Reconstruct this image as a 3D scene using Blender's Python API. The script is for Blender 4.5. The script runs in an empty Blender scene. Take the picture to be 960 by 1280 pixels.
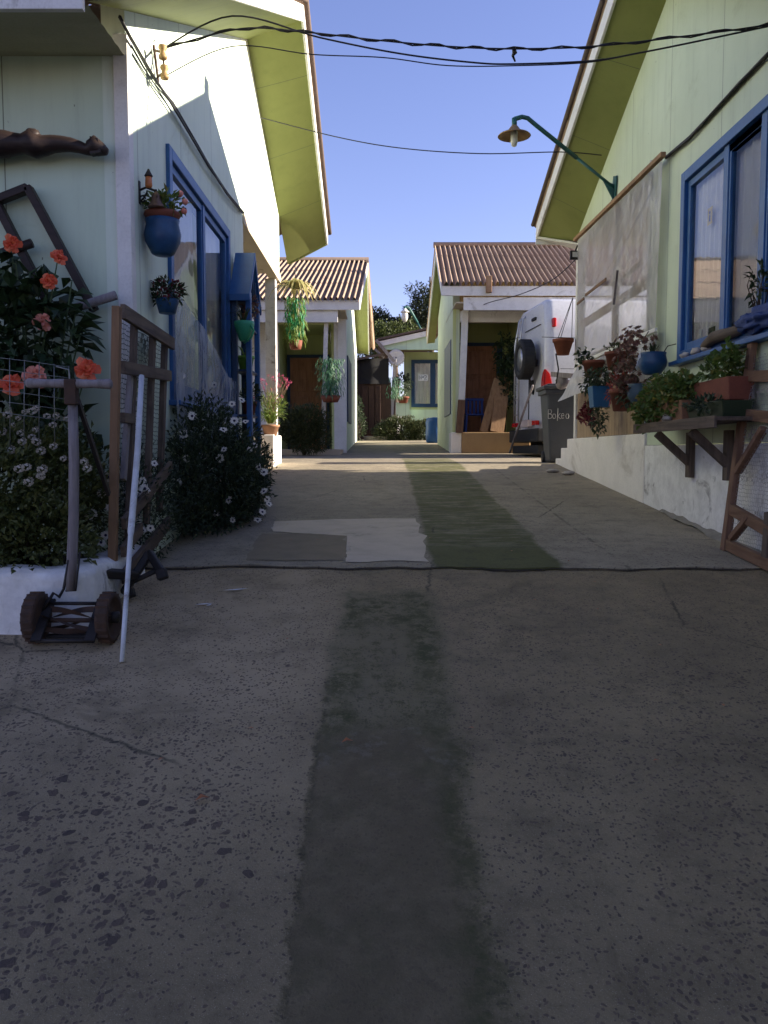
import bpy, math, random
from mathutils import Vector, Matrix, noise
random.seed(7)
PI = math.pi
C = bpy.context.scene.collection
V = Vector

# ------------------------------------------------------------------ camera model (used to read positions off the photo)
F, CAMH = 1040.0, 1.5
TH = math.atan(75 / F)
def ray(px, py):
    a = (px - 480) / F; b = (640 - py) / F
    return V((a, math.cos(TH) + b * math.sin(TH), -math.sin(TH) + b * math.cos(TH)))
def at(px, py, Y):
    d = ray(px, py); s = Y / d.y
    return V((d.x * s, Y, CAMH + d.z * s))
def on_x(px, py, X):
    d = ray(px, py); s = X / d.x
    return V((X, d.y * s, CAMH + d.z * s))
PROF = [(-70, -2.6), (-8, -.9), (0, 0), (5.5, .724), (12.9, 1.31), (18.7, 1.48), (24, 1.74), (31, 2.05), (220, 2.6)]
def gz(y):
    for (a, b), (c, d) in zip(PROF, PROF[1:]):
        if y <= c:
            return b + (d - b) * (y - a) / (c - a)
    return PROF[-1][1]

# ------------------------------------------------------------------ materials
def lin(r, g, b):
    f = lambda c: (c / 255 / 12.92) if c / 255 <= .04045 else ((c / 255 + .055) / 1.055) ** 2.4
    return (f(r), f(g), f(b))
class NT:
    def __init__(s, name):
        s.m = bpy.data.materials.new(name); s.m.use_nodes = True
        s.t = s.m.node_tree; s.t.nodes.clear()
        s.out = s.n('ShaderNodeOutputMaterial')
    def n(s, typ, **kw):
        nd = s.t.nodes.new(typ)
        for k, v in kw.items(): setattr(nd, k, v)
        return nd
    def l(s, a, b): s.t.links.new(a, b)
    def set(s, sock, v):
        if isinstance(v, bpy.types.NodeSocket): s.l(v, sock)
        elif isinstance(v, (tuple, list)) and len(v) == 3 and sock.type == 'RGBA': sock.default_value = (*v, 1)
        else: sock.default_value = v
    def math(s, op, a, b=0.0, clamp=False):
        nd = s.n('ShaderNodeMath', operation=op, use_clamp=clamp)
        s.set(nd.inputs[0], a); s.set(nd.inputs[1], b); return nd.outputs[0]
    def noise(s, co, scale, detail=5, rough=.6, dist=0):
        nd = s.n('ShaderNodeTexNoise'); nd.inputs['Scale'].default_value = scale
        nd.inputs['Detail'].default_value = detail; nd.inputs['Roughness'].default_value = rough
        nd.inputs['Distortion'].default_value = dist
        if co is not None: s.l(co, nd.inputs['Vector'])
        return nd.outputs['Fac']
    def ramp(s, fac, lo, hi):
        nd = s.n('ShaderNodeMapRange', interpolation_type='SMOOTHSTEP'); s.set(nd.inputs['Value'], fac)
        nd.inputs['From Min'].default_value = lo; nd.inputs['From Max'].default_value = hi
        return nd.outputs[0]
    def mix(s, fac, a, b, blend='MIX'):
        nd = s.n('ShaderNodeMix', data_type='RGBA', blend_type=blend)
        s.set(nd.inputs[0], fac); s.set(nd.inputs[6], a); s.set(nd.inputs[7], b); return nd.outputs[2]
    def co(s): return s.n('ShaderNodeTexCoord').outputs['Object']
    def mapping(s, co, scale=(1, 1, 1), rot=(0, 0, 0)):
        nd = s.n('ShaderNodeMapping'); s.l(co, nd.inputs[0]); nd.inputs['Scale'].default_value = scale
        nd.inputs['Rotation'].default_value = rot; return nd.outputs[0]
    def bump(s, h, strength=.3, dist=.01):
        nd = s.n('ShaderNodeBump'); nd.inputs['Strength'].default_value = strength; nd.inputs['Distance'].default_value = dist
        s.l(h, nd.inputs['Height']); return nd.outputs[0]
    def pbsdf(s, col, rough=.7, metal=0, normal=None, spec=.4):
        p = s.n('ShaderNodeBsdfPrincipled'); s.set(p.inputs['Base Color'], col); s.set(p.inputs['Roughness'], rough)
        p.inputs['Metallic'].default_value = metal; p.inputs['Specular IOR Level'].default_value = spec
        if normal: s.l(normal, p.inputs['Normal'])
        return p
    def done(s, shader): s.l(shader.outputs[0], s.out.inputs[0]); return s.m

def plain(name, c, c2=None, rough=.7, scale=6, amount=.6, bump=.15, metal=0, fine=60, stretch=(1, 1, 1), dirt=None, spec=.35):
    """painted / weathered surface: two tones, fine grain, optional dirt blotches"""
    n = NT(name); co = n.mapping(n.co(), stretch)
    c2 = c2 or tuple(x * .75 for x in c)
    a = n.noise(co, scale, 6, .65); f = n.noise(co, fine, 3, .6)
    col = n.mix(n.math('MULTIPLY', n.ramp(a, .35, .7), amount), c, c2)
    col = n.mix(n.math('MULTIPLY', n.ramp(f, .4, .75), .25), col, tuple(x * .6 for x in c))
    if dirt:
        d = n.noise(co, scale * .45, 8, .72, .6)
        col = n.mix(n.math('MULTIPLY', n.ramp(d, .56, .68), dirt[1]), col, dirt[0])
    h = n.math('ADD', n.math('MULTIPLY', a, .6), n.math('MULTIPLY', f, .4))
    r = n.math('ADD', rough - .08, n.math('MULTIPLY', f, .16))
    return n.done(n.pbsdf(col, r, metal, n.bump(h, bump, .01), spec))

def wood(name, c, c2, axis=2, rough=.8, chips=None):
    n = NT(name); co = n.co()
    st = [26, 26, 26]; st[axis] = 1.6
    g = n.noise(n.mapping(co, tuple(st)), 1.0, 6, .7, .3); b = n.noise(co, 5, 5, .6)
    col = n.mix(n.ramp(g, .35, .68), c, c2); col = n.mix(n.math('MULTIPLY', n.ramp(b, .45, .75), .45), col, tuple(x * .5 for x in c2))
    if chips: col = n.mix(n.ramp(n.noise(n.mapping(co, tuple(x * .5 for x in st)), 1.0, 5, .7), chips[1], chips[1] + .05), col, chips[0])
    return n.done(n.pbsdf(col, rough, 0, n.bump(g, .35, .006), .25))

def siding(name, c, c2, axis=1, pitch=1.22, streak=.35, off=.3, stain=(.25, .27, .12)):
    """painted board wall: thin vertical panel joints, faint streaks and mildew"""
    n = NT(name); co = n.co(); sx = n.n('ShaderNodeSeparateXYZ'); n.l(co, sx.inputs[0])
    u = sx.outputs[axis]
    fr = n.math('FRACT', n.math('DIVIDE', n.math('ADD', u, 50 + off), pitch))
    line = n.math('LESS_THAN', n.math('ABSOLUTE', n.math('SUBTRACT', fr, .5)), .0032)
    a = n.noise(co, 1.3, 6, .6); s = n.noise(n.mapping(co, (7, 7, .7)), 1.0, 5, .7); f = n.noise(co, 90, 3)
    col = n.mix(n.ramp(a, .3, .75), c, c2)
    col = n.mix(n.math('MULTIPLY', n.ramp(s, .45, .75), streak * .9), col, tuple(x * .62 for x in c2))
    m = n.noise(co, .9, 8, .75, .8)
    col = n.mix(n.math('MULTIPLY', n.ramp(m, .55, .72), .35), col, stain)
    sp = n.noise(co, 26, 2, .5)
    col = n.mix(n.math('MULTIPLY', n.ramp(sp, .76, .79), .7), col, (.06, .055, .04))
    col = n.mix(n.math('MULTIPLY', line, .75), col, (.08, .09, .06))
    h = n.math('SUBTRACT', n.math('ADD', n.math('MULTIPLY', f, .2), n.math('MULTIPLY', s, .3)), line)
    return n.done(n.pbsdf(col, .62, 0, n.bump(h, .25, .006), .35))

def leafmat(name, c1, c2, c3=None, trans=.22, rough=.5):
    n = NT(name); g = n.n('ShaderNodeNewGeometry'); r = g.outputs['Random Per Island']
    cl = n.noise(n.co(), 4.5, 3)
    col = n.mix(r, c1, c2)
    if c3: col = n.mix(n.ramp(n.math('ADD', n.math('MULTIPLY', n.math('FRACT', n.math('MULTIPLY', r, 7.3)), .5), n.math('MULTIPLY', cl, .6)), .62, .85), col, c3)
    p = n.pbsdf(col, rough, 0, None, .35)
    t = n.n('ShaderNodeBsdfTranslucent'); n.set(t.inputs[0], n.mix(.4, col, tuple(min(1, x * 1.6) for x in c2)))
    m = n.n('ShaderNodeMixShader'); m.inputs[0].default_value = trans
    n.l(p.outputs[0], m.inputs[1]); n.l(t.outputs[0], m.inputs[2])
    return n.done(m)

def glassmat(name, tint=(.8, .85, .9), refl=.12):
    n = NT(name); g = n.n('ShaderNodeBsdfGlossy'); g.inputs['Roughness'].default_value = .02; n.set(g.inputs[0], (.95, .97, 1))
    wob = n.bump(n.noise(n.co(), 3.2, 2), .05, .02); n.l(wob, g.inputs['Normal'])
    t = n.n('ShaderNodeBsdfTransparent'); n.set(t.inputs[0], tint)
    fr = n.n('ShaderNodeFresnel'); fr.inputs[0].default_value = 1.5
    fac = n.math('ADD', n.math('MULTIPLY', fr.outputs[0], .85), refl, True)
    m = n.n('ShaderNodeMixShader'); n.l(fac, m.inputs[0]); n.l(t.outputs[0], m.inputs[1]); n.l(g.outputs[0], m.inputs[2])
    return n.done(m)

def plasticmat(name, col, clear, rough=.25, streak=9, base=0):
    """thin plastic film: part milky, part clear, creased"""
    n = NT(name); co = n.co()
    cr = n.noise(n.mapping(co, (3, streak, 2.2), (.5, 0, 0)), 1.0, 7, .72, 1.2); b = n.noise(co, 2.0, 4)
    h = n.math('ADD', cr, n.math('MULTIPLY', b, .5)); nb = n.bump(h, .8, .04)
    d = n.n('ShaderNodeBsdfDiffuse'); n.set(d.inputs[0], col); n.l(nb, d.inputs['Normal'])
    t = n.n('ShaderNodeBsdfTranslucent'); n.set(t.inputs[0], col); n.l(nb, t.inputs['Normal'])
    g = n.n('ShaderNodeBsdfGlossy'); g.inputs['Roughness'].default_value = rough; n.l(nb, g.inputs['Normal'])
    tr = n.n('ShaderNodeBsdfTransparent')
    m1 = n.n('ShaderNodeMixShader'); m1.inputs[0].default_value = .4; n.l(d.outputs[0], m1.inputs[1]); n.l(t.outputs[0], m1.inputs[2])
    m2 = n.n('ShaderNodeMixShader'); n.set(m2.inputs[0], n.math('MULTIPLY', n.ramp(cr, .3, .66), .42)); n.l(m1.outputs[0], m2.inputs[1]); n.l(g.outputs[0], m2.inputs[2])
    m3 = n.n('ShaderNodeMixShader'); n.set(m3.inputs[0], n.math('MULTIPLY', n.math('SUBTRACT', 1.15, n.ramp(cr, .3 + base * .35, .75 + base * .1)), clear, True))
    n.l(m2.outputs[0], m3.inputs[1]); n.l(tr.outputs[0], m3.inputs[2])
    return n.done(m3)

def meshnet(name, col, size, wire, clear_axis=(1, 2), hexa=True):
    """wire netting as a real cut-out: wires where the pattern is, open air elsewhere"""
    n = NT(name); co = n.co()
    v = n.n('ShaderNodeTexVoronoi', feature='DISTANCE_TO_EDGE'); v.inputs['Scale'].default_value = 1 / size; v.inputs['Randomness'].default_value = .35
    n.l(co, v.inputs['Vector'])
    p = n.pbsdf(col, .5, .6); t = n.n('ShaderNodeBsdfTransparent'); m = n.n('ShaderNodeMixShader')
    n.l(n.math('LESS_THAN', v.outputs['Distance'], wire), m.inputs[0]); n.l(t.outputs[0], m.inputs[1]); n.l(p.outputs[0], m.inputs[2])
    return n.done(m)

M = {}
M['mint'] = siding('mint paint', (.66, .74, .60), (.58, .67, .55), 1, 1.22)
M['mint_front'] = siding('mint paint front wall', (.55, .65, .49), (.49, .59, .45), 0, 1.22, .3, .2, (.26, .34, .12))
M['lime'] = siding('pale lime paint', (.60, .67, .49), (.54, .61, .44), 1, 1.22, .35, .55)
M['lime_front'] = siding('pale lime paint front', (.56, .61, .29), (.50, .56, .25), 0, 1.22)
M['end'] = siding('pale mint end wall', (.52, .60, .36), (.46, .54, .32), 0, 1.3)
M['aqua_front'] = siding('pale aqua paint', (.50, .64, .48), (.45, .58, .44), 0, 1.3)
M['soffit'] = siding('olive soffit paint', (.25, .268, .088), (.215, .23, .073), 1, 1.15, .2, .1, (.12, .13, .05))
M['white'] = plain('white paint', (.74, .72, .68), (.60, .58, .54), .55, 5, .6, .1, dirt=((.25, .22, .17), .5))
M['whitepost'] = plain('chipped white paint', (.66, .63, .60), (.5, .47, .45), .7, 9, .7, .2, dirt=((.20, .15, .11), .85))
M['plinth'] = plain('smooth white plaster', (.84, .79, .73), (.72, .68, .62), .8, 3, .6, .12, dirt=((.33, .27, .2), .4))
M['plaster'] = plain('rough whitewashed plaster', (.84, .82, .79), (.62, .60, .57), .9, 7, .7, .9, fine=34, dirt=((.22, .2, .18), .7))
M['blue'] = plain('blue paint', (.020, .105, .29), (.014, .075, .215), .42, 6, .7, .08, spec=.45)
M['bluedark'] = plain('deep blue paint', (.012, .045, .105), (.010, .032, .08), .45, 6, .7, .08)
M['tile'] = plain('brown roof sheet', (.38, .27, .185), (.28, .19, .13), .85, 2.2, .7, .3, dirt=((.12, .085, .06), .6))
M['tiledark'] = plain('roof edge brown', (.12, .085, .07), (.08, .06, .05), .85, 6)
M['eave'] = plain('pale eave boards', (.42, .41, .27), (.34, .335, .21), .7, 2, .7, .1, dirt=((.2, .2, .1), .4))
M['ceil'] = plain('beige board ceiling', (.52, .44, .33), (.44, .36, .26), .7, 3, .6, .1)
M['dark'] = plain('black iron', (.022, .020, .019), (.04, .03, .025), .55, 12, .8, .2, .3)
M['rust'] = plain('rusty iron', (.055, .035, .026), (.09, .045, .026), .85, 14, .8, .5)
M['wire'] = plain('black cable', (.018, .017, .018), None, .6)
M['wiregrey'] = plain('galvanised wire', (.22, .23, .22), None, .5, metal=.5)
M['oldwood'] = wood('weathered wood', (.135, .10, .075), (.07, .052, .04), 2)
M['oldwood_y'] = wood('weathered wood rail', (.15, .11, .08), (.075, .055, .042), 1)
M['brownwood'] = wood('brown frame wood', (.21, .12, .075), (.13, .07, .042), 2)
M['brownwood_y'] = wood('brown frame rail', (.20, .115, .07), (.13, .07, .042), 1)
M['newwood'] = wood('new pine lath', (.26, .155, .085), (.19, .11, .06), 2)
M['greywood'] = wood('silver grey wood', (.27, .24, .24), (.17, .145, .14), 2)
M['darkwood'] = wood('dark carved wood', (.040, .026, .022), (.02, .013, .012), 0, .5)
M['plank'] = wood('sawn plank', (.36, .22, .12), (.25, .145, .08), 2)
M['door'] = wood('varnished red brown door', (.50, .235, .12), (.36, .155, .075), 2, .45)
M['doordark'] = wood('dark red brown door', (.060, .030, .020), (.036, .018, .012), 2, .6)
M['ply'] = wood('stained plywood', (.40, .29, .18), (.25, .17, .11), 2, .75)
M['ochre'] = plain('ochre porch paint', (.36, .23, .11), (.27, .17, .085), .8, 5)
M['terra'] = plain('terracotta', (.20, .062, .036), (.14, .045, .03), .8, 8, .7, .15)
M['terra2'] = plain('faded terracotta', (.30, .16, .09), (.22, .11, .065), .85, 8, .7, .15)
M['bluepot'] = plain('blue glazed pot', (.02, .075, .17), (.015, .05, .12), .4, 10, .8, .1)
M['bluepot2'] = plain('bright blue plastic pot', (.02, .11, .235), (.018, .085, .19), .45, 8)
M['slatepot'] = plain('slate blue pot', (.06, .10, .14), None, .5)
M['greenpot'] = plain('green plastic pot', (.05, .36, .20), (.04, .28, .16), .4, 8, .4, .03)
M['limepot'] = plain('lime green pot', (.22, .46, .07), None, .45)
M['soil'] = plain('potting soil', (.035, .025, .018), None, .95, 20, .8, .6)
M['vanwhite'] = plain('white van paint', (.62, .62, .64), (.54, .54, .57), .3, 2, .5, .02, fine=20, spec=.5)
M['rubber'] = plain('black rubber', (.016, .016, .017), (.03, .03, .03), .75, 10)
M['steel'] = plain('brushed steel', (.5, .5, .5), (.35, .35, .35), .35, 8, .6, .05, .8)
M['redlens'] = plain('red lens', (.45, .012, .012), (.3, .01, .01), .15, 10, .5, .02)
M['lensclear'] = plain('pale lens', (.62, .5, .48), None, .2)
M['bin'] = plain('dark grey bin plastic', (.032, .036, .044), (.045, .05, .058), .5, 6, .7, .05)
M['binside'] = M['bin']
M['chalk'] = plain('white hand lettering', (.42, .42, .42), None, .8)
M['tealarm'] = plain('teal green painted steel', (.02, .11, .10), (.05, .06, .05), .5, 14)
M['brass'] = plain('tarnished brass', (.34, .22, .10), (.2, .12, .06), .55, 14, .8, .2, .3)
M['bronze'] = plain('bronze bell', (.16, .10, .07), (.08, .05, .035), .45, 16, .8, .2, .6)
M['amber'] = plain('amber glass', (.50, .16, .05), None, .25)
M['bulb'] = plain('frosted bulb glass', (.62, .60, .55), None, .2)
M['paper'] = plain('white paper', (.75, .77, .8), None, .8)
M['ink'] = plain('blue ink', (.01, .05, .16), None, .7)
M['yellow'] = plain('yellow sticker', (.80, .55, .03), None, .5)
M['stone'] = plain('pale stone', (.42, .38, .34), (.28, .25, .22), .9, 12, .8, .5)
M['concrete_pale'] = plain('pale cement patch', (.56, .47, .36), (.45, .38, .29), .9, 4, .8, .35, fine=120, dirt=((.12, .12, .09), .5))
M['concrete_brown'] = plain('brown cement patch', (.24, .19, .125), (.19, .155, .10), .92, 5, .8, .5, fine=90)
M['kerb'] = plain('worn cement kerb', (.26, .235, .2), (.18, .16, .13), .9, 8, .8, .7, fine=50)
M['curtain'] = plain('net curtain', (.84, .80, .77), (.68, .64, .62), .9, 3, .6, .1, stretch=(1, 6, 1))
M['curtain_green'] = plain('green curtain', (.14, .30, .12), None, .9)
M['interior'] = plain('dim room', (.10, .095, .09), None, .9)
M['bluecloth'] = plain('navy cloth', (.014, .036, .13), (.03, .06, .2), .7, 12, .8, .5)
M['bluechair'] = plain('blue plastic chair', (.015, .06, .30), None, .4)
M['bluebarrel'] = plain('blue plastic drum', (.02, .09, .30), None, .45)
M['blacknet'] = plain('black shade cloth', (.012, .012, .013), (.02, .018, .016), .9, 20)
M['greennet'] = leafmat('green plastic netting', (.03, .20, .08), (.06, .28, .11), (.10, .20, .05), .3)
M['dirt'] = plain('bare earth', (.115, .09, .065), (.08, .062, .045), .95, 3, .8, .6)
M['bark'] = wood('bark', (.09, .065, .045), (.05, .036, .026), 2, .9)
M['stem'] = plain('green stem', (.06, .09, .03), None, .7)
M['drystem'] = plain('dry stem', (.16, .09, .05), None, .8)
M['petal'] = leafmat('white petals', (.84, .80, .72), (.76, .71, .64), None, .2)
M['eye'] = plain('dark violet flower eye', (.02, .015, .06), None, .7)
M['cluster'] = leafmat('small white blossom', (.60, .55, .47), (.46, .41, .33), None, .15)
M['hib'] = leafmat('orange hibiscus petals', (.62, .075, .03), (.68, .13, .05), (.78, .22, .1), .25)
M['hibpink'] = leafmat('salmon hibiscus petals', (.72, .24, .18), (.78, .34, .26), None, .25)
M['pink'] = leafmat('magenta blossom', (.40, .05, .14), (.55, .1, .2), None, .2)
M['maroon'] = leafmat('maroon blossom', (.10, .012, .016), (.16, .02, .03), None, .1)
M['leafdark'] = leafmat('dark glossy leaf', (.016, .034, .013), (.03, .055, .02), (.045, .07, .024), .15, .4)
M['leafdaisy'] = leafmat('grey green leaf', (.02, .034, .016), (.038, .058, .028), (.06, .08, .035), .2)
M['leafshrub'] = leafmat('olive shrub leaf', (.055, .072, .018), (.085, .10, .028), (.13, .135, .04), .2)
M['leafgeran'] = leafmat('geranium leaf', (.06, .11, .022), (.10, .15, .035), (.24, .17, .04), .25)
M['leafbush'] = leafmat('dull bush leaf', (.034, .05, .018), (.055, .068, .026), (.09, .085, .04), .2)
M['leafdry'] = leafmat('straw leaf', (.30, .26, .10), (.42, .36, .16), (.16, .2, .06), .3)
M['leafgrass'] = leafmat('bright blade', (.10, .17, .03), (.17, .24, .05), (.22, .2, .06), .3)
M['leafred'] = leafmat('reddish succulent leaf', (.16, .075, .06), (.22, .11, .085), (.10, .10, .06), .15)
M['leafcoral'] = leafmat('coral leaf', (.34, .08, .05), (.26, .06, .05), None, .2)
M['leafhang'] = leafmat('hanging fern leaf', (.06, .16, .085), (.10, .22, .12), (.05, .1, .05), .25)
M['leaftree'] = leafmat('conifer foliage', (.022, .034, .014), (.04, .05, .02), (.07, .085, .03), .2)
M['leaftree2'] = leafmat('far hedge foliage', (.06, .085, .02), (.09, .11, .03), (.035, .05, .015), .25)
M['fallen'] = leafmat('fallen leaf', (.42, .16, .05), (.3, .1, .04), None, .1)
M['glass'] = glassmat('window glass', (.95, .96, .97), .05)
M['glass_left'] = glassmat('window glass shaded', (.93, .95, .97), .03)
M['film'] = plasticmat('milky plastic sheet', (.55, .525, .54), .48, .16, 7)
M['film_flap'] = plasticmat('milky plastic flap', (.66, .64, .66), .14)
M['film_clear'] = plasticmat('clear plastic sheet', (.50, .58, .74), .72, .12, 5, .0)
M['chicken'] = meshnet('chicken wire', (.30, .29, .28), .028, .055)
M['netting'] = meshnet('green garden net', (.10, .14, .11), .03, .09)

def concrete(name, lower):
    n = NT(name); co = n.co(); sx = n.n('ShaderNodeSeparateXYZ'); n.l(co, sx.inputs[0]); x, y = sx.outputs[0], sx.outputs[1]
    big = n.noise(co, .8, 5, .6); mid = n.noise(co, 5, 7, .7); fine = n.noise(co, 130, 3, .7); grit = n.noise(co, 320, 2, .5)
    if lower: a, b = (.285, .216, .121), (.202, .154, .089)
    else: a, b = (.35, .295, .21), (.265, .225, .162)
    col = n.mix(n.ramp(big, .3, .7), a, b)
    col = n.mix(n.math('MULTIPLY', n.ramp(mid, .42, .7), .55), col, tuple(v * .58 for v in b)); col = n.mix(n.math('MULTIPLY', n.ramp(n.noise(co, 17, 6, .75), .5, .72), .5), col, tuple(v * .55 for v in b))
    col = n.mix(n.math('MULTIPLY', n.ramp(fine, .5, .8), .5), col, tuple(v * .45 for v in b))
    col = n.mix(n.math('MULTIPLY', n.ramp(grit, .62, .70), .6), col, (.48, .40, .29))
    if lower:   # paler tone along the left side, broken up by noise
        worn = n.math('MULTIPLY', n.math('MULTIPLY', n.math('SUBTRACT', 1, n.ramp(n.math('ADD', x, n.math('MULTIPLY', big, .5)), -.35, .25)), n.ramp(y, 1.6, 3.9)), n.ramp(n.noise(co, 2.3, 6, .7), .25, .6))
        col = n.mix(n.math('MULTIPLY', worn, .75), col, (.44, .335, .205))
    st_ = n.ramp(n.noise(co, 1.7, 8, .72, .7), .57, .66); col = n.mix(n.math('MULTIPLY', st_, .38), col, tuple(v * .5 for v in b))
    h = n.math('ADD', n.math('MULTIPLY', fine, .5), n.math('MULTIPLY', mid, .5))
    # exposed river stones set in the concrete
    wob = n.n('ShaderNodeVectorMath', operation='ADD'); n.l(co, wob.inputs[0])
    wn = n.n('ShaderNodeTexNoise'); wn.inputs['Scale'].default_value = 16; n.l(co, wn.inputs['Vector'])
    ws = n.n('ShaderNodeVectorMath', operation='SCALE'); n.l(wn.outputs['Color'], ws.inputs[0]); ws.inputs['Scale'].default_value = .05
    n.l(ws.outputs[0], wob.inputs[1])
    area = n.noise(co, 1.1, 3, .5)
    inv = lambda s: n.math('SUBTRACT', 1.0, s)
    if lower:
        left = n.math('MULTIPLY', inv(n.ramp(x, -.42, -.12)), inv(n.ramp(y, 2.1, 3.5)))
        right = n.math('MULTIPLY', n.ramp(x, .35, .8), inv(n.ramp(y, 2.0, 3.0)))
        mids = n.math('MULTIPLY', n.ramp(n.math('ABSOLUTE', x), .25, .5), inv(n.ramp(y, 3.4, 6.5)))
        big_d = n.math('ADD', n.math('MULTIPLY', left, .62), n.math('MULTIPLY', right, .26))
        mid_d = n.math('ADD', n.math('MULTIPLY', mids, .62), n.math('MULTIPLY', left, .25))
        layers = ((22, .40, n.math('MULTIPLY', big_d, n.ramp(area, .34, .58)), .9), (47, .40, n.math('MULTIPLY', mid_d, n.ramp(area, .36, .64)), .8), (84, .46, n.math('MULTIPLY', n.ramp(n.noise(co, 2.6, 4, .6), .18, .58), .58), .8))
    else: layers = ((48, .42, n.math('MULTIPLY', n.ramp(area, .4, .6), .34), .7), (90, .44, .36, .75))
    for sc, big_r, dens, strength in layers:
        vo = n.n('ShaderNodeTexVoronoi'); vo.inputs['Scale'].default_value = sc; n.l(n.mapping(wob.outputs[0], (1, .85, .2)), vo.inputs['Vector'])
        rs = n.n('ShaderNodeSeparateColor'); n.l(vo.outputs['Color'], rs.inputs[0])
        radius = n.math('MULTIPLY', big_r, n.ramp(n.math('SUBTRACT', dens, rs.outputs[0]), -.01, .22))
        st = n.ramp(n.math('SUBTRACT', radius, vo.outputs['Distance']), .0, .07)
        tone = n.mix(rs.outputs[1], (.062, .046, .040), (.15, .105, .075))
        col = n.mix(n.math('MULTIPLY', st, strength), col, tone)
        h = n.math('ADD', h, n.math('MULTIPLY', st, .4 * 22 / sc))
    edge = n.math('ADD', n.math('MULTIPLY', n.math('SUBTRACT', n.noise(co, 2.0, 4, .6), .5), .22), n.math('MULTIPLY', n.math('SUBTRACT', n.noise(co, 24, 6, .8), .5), .16))
    if lower:
        # smoother dark repair near the camera, mossy band above it
        cen = lambda s, k: n.math('MULTIPLY', n.math('SUBTRACT', s, .5), k)
        wob2 = n.math('ADD', n.math('ADD', cen(n.noise(co, 1.6, 3), .16), cen(n.noise(co, 8, 5, .7), .07)), cen(n.noise(co, 45, 5, .75), .03))
        wob3 = n.math('ADD', cen(n.noise(n.mapping(co, (1, 1, 1), (0, 0, 1.1)), 2.1, 4), .16), cen(n.noise(co, 30, 6, .8), .08))
        xl = n.math('ADD', n.math('ADD', x, .245), wob2); xr = n.math('ADD', n.math('SUBTRACT', .275, x), wob3)
        yn = n.math('ADD', y, cen(n.noise(co, 3.4, 5, .7), .9)); low = inv(n.ramp(yn, 3.0, 3.45)); M_ = lambda *a: n.math('MULTIPLY', *a)
        pat = n.mix(n.ramp(n.noise(co, 7, 7, .75), .38, .68), (.104, .080, .044), (.156, .120, .068))
        w = M_(M_(n.ramp(xl, -.006, .014), n.ramp(xr, -.03, .06)), low)
        col = n.mix(M_(w, .82), col, pat); col = n.mix(M_(M_(w, n.ramp(n.noise(co, 4.3, 8, .75), .46, .68)), .5), col, (.062, .064, .026))
        pale = M_(w, M_(n.ramp(y, 2.6, 3.1), n.ramp(n.noise(co, 9, 7, .75), .52, .64))); col = n.mix(M_(pale, .6), col, (.20, .165, .12))
        moss = n.mix(n.noise(co, 40, 4), (.030, .036, .010), (.066, .072, .022))
        up = M_(M_(n.ramp(xl, -.06, .05), n.ramp(xr, -.08, .06)), M_(n.ramp(yn, 2.9, 3.3), inv(n.ramp(yn, 4.65, 5.1))))
        col = n.mix(M_(up, .5), col, n.mix(n.ramp(mid, .35, .65), (.10, .092, .045), (.17, .145, .085)))
        rim = n.math('MAXIMUM', inv(n.ramp(n.math('ABSOLUTE', n.math('ADD', xl, -.06)), .03, .14)), inv(n.ramp(n.math('ABSOLUTE', n.math('ADD', xr, -.07)), .03, .13)))
        clump = M_(M_(n.math('MULTIPLY', rim, n.ramp(n.noise(co, 3.1, 4), .36, .56)), up), n.ramp(n.noise(n.mapping(co, (1, .8, 1)), 11, 9, .8), .40, .56))
        topc = M_(M_(up, n.ramp(yn, 4.2, 4.6)), n.ramp(n.noise(co, 9, 9, .8), .42, .58)); fleck = M_(up, n.ramp(n.noise(n.mapping(co, (1, .6, 1)), 15, 9, .8), .5, .62))
        col = n.mix(M_(n.math('MAXIMUM', clump, n.math('MAXIMUM', topc, M_(fleck, .7))), .85), col, moss)
        crack = M_(M_(inv(n.ramp(n.math('ABSOLUTE', xl), .003, .020)), inv(n.ramp(yn, 3.5, 3.9))), n.ramp(n.noise(co, 9, 5, .7), .42, .58))
        green = M_(M_(inv(n.ramp(n.math('ABSOLUTE', n.math('ADD', xr, -.03)), .01, .09)), low), n.ramp(n.noise(co, 13, 8, .75), .38, .6))
        col = n.mix(M_(green, .65), col, moss); col = n.mix(M_(crack, .6), col, (.045, .042, .02))
        h = n.math('SUBTRACT', n.math('ADD', h, M_(w, -.5)), M_(crack, .8))
    else:
        xx = n.math('ABSOLUTE', n.math('ADD', n.math('ADD', x, -.76), n.math('MULTIPLY', edge, .5)))
        w = n.math('MULTIPLY', n.math('SUBTRACT', 1, n.ramp(xx, .40, .455)), n.math('SUBTRACT', 1, n.ramp(y, 14, 17)))
        moss = n.mix(n.noise(co, 38, 4), (.045, .055, .012), (.105, .105, .028))
        m2 = n.math('MAXIMUM', n.ramp(n.noise(n.mapping(co, (2.2, 9, 1)), 1.0, 8, .75), .3, .56), n.math('SUBTRACT', 1, n.ramp(y, 6.0, 6.8)))
        col = n.mix(n.math('MULTIPLY', n.math('MULTIPLY', w, m2), .88), col, moss)
        spill = n.math('MULTIPLY', n.math('SUBTRACT', 1, n.ramp(xx, .42, .62)), n.ramp(n.noise(co, 7, 6, .75), .5, .66))
        col = n.mix(n.math('MULTIPLY', spill, .5), col, (.05, .055, .03))
        # straight pour lines between slabs
        for x0 in (1.62,):
            ln = n.math('SUBTRACT', 1, n.ramp(n.math('ABSOLUTE', n.math('ADD', n.math('SUBTRACT', x, x0), n.math('MULTIPLY', edge, .12))), .006, .02))
            col = n.mix(n.math('MULTIPLY', n.math('MULTIPLY', ln, .5), n.ramp(mid, .4, .6)), col, (.06, .055, .04))
            h = n.math('SUBTRACT', h, n.math('MULTIPLY', ln, .25))
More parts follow.
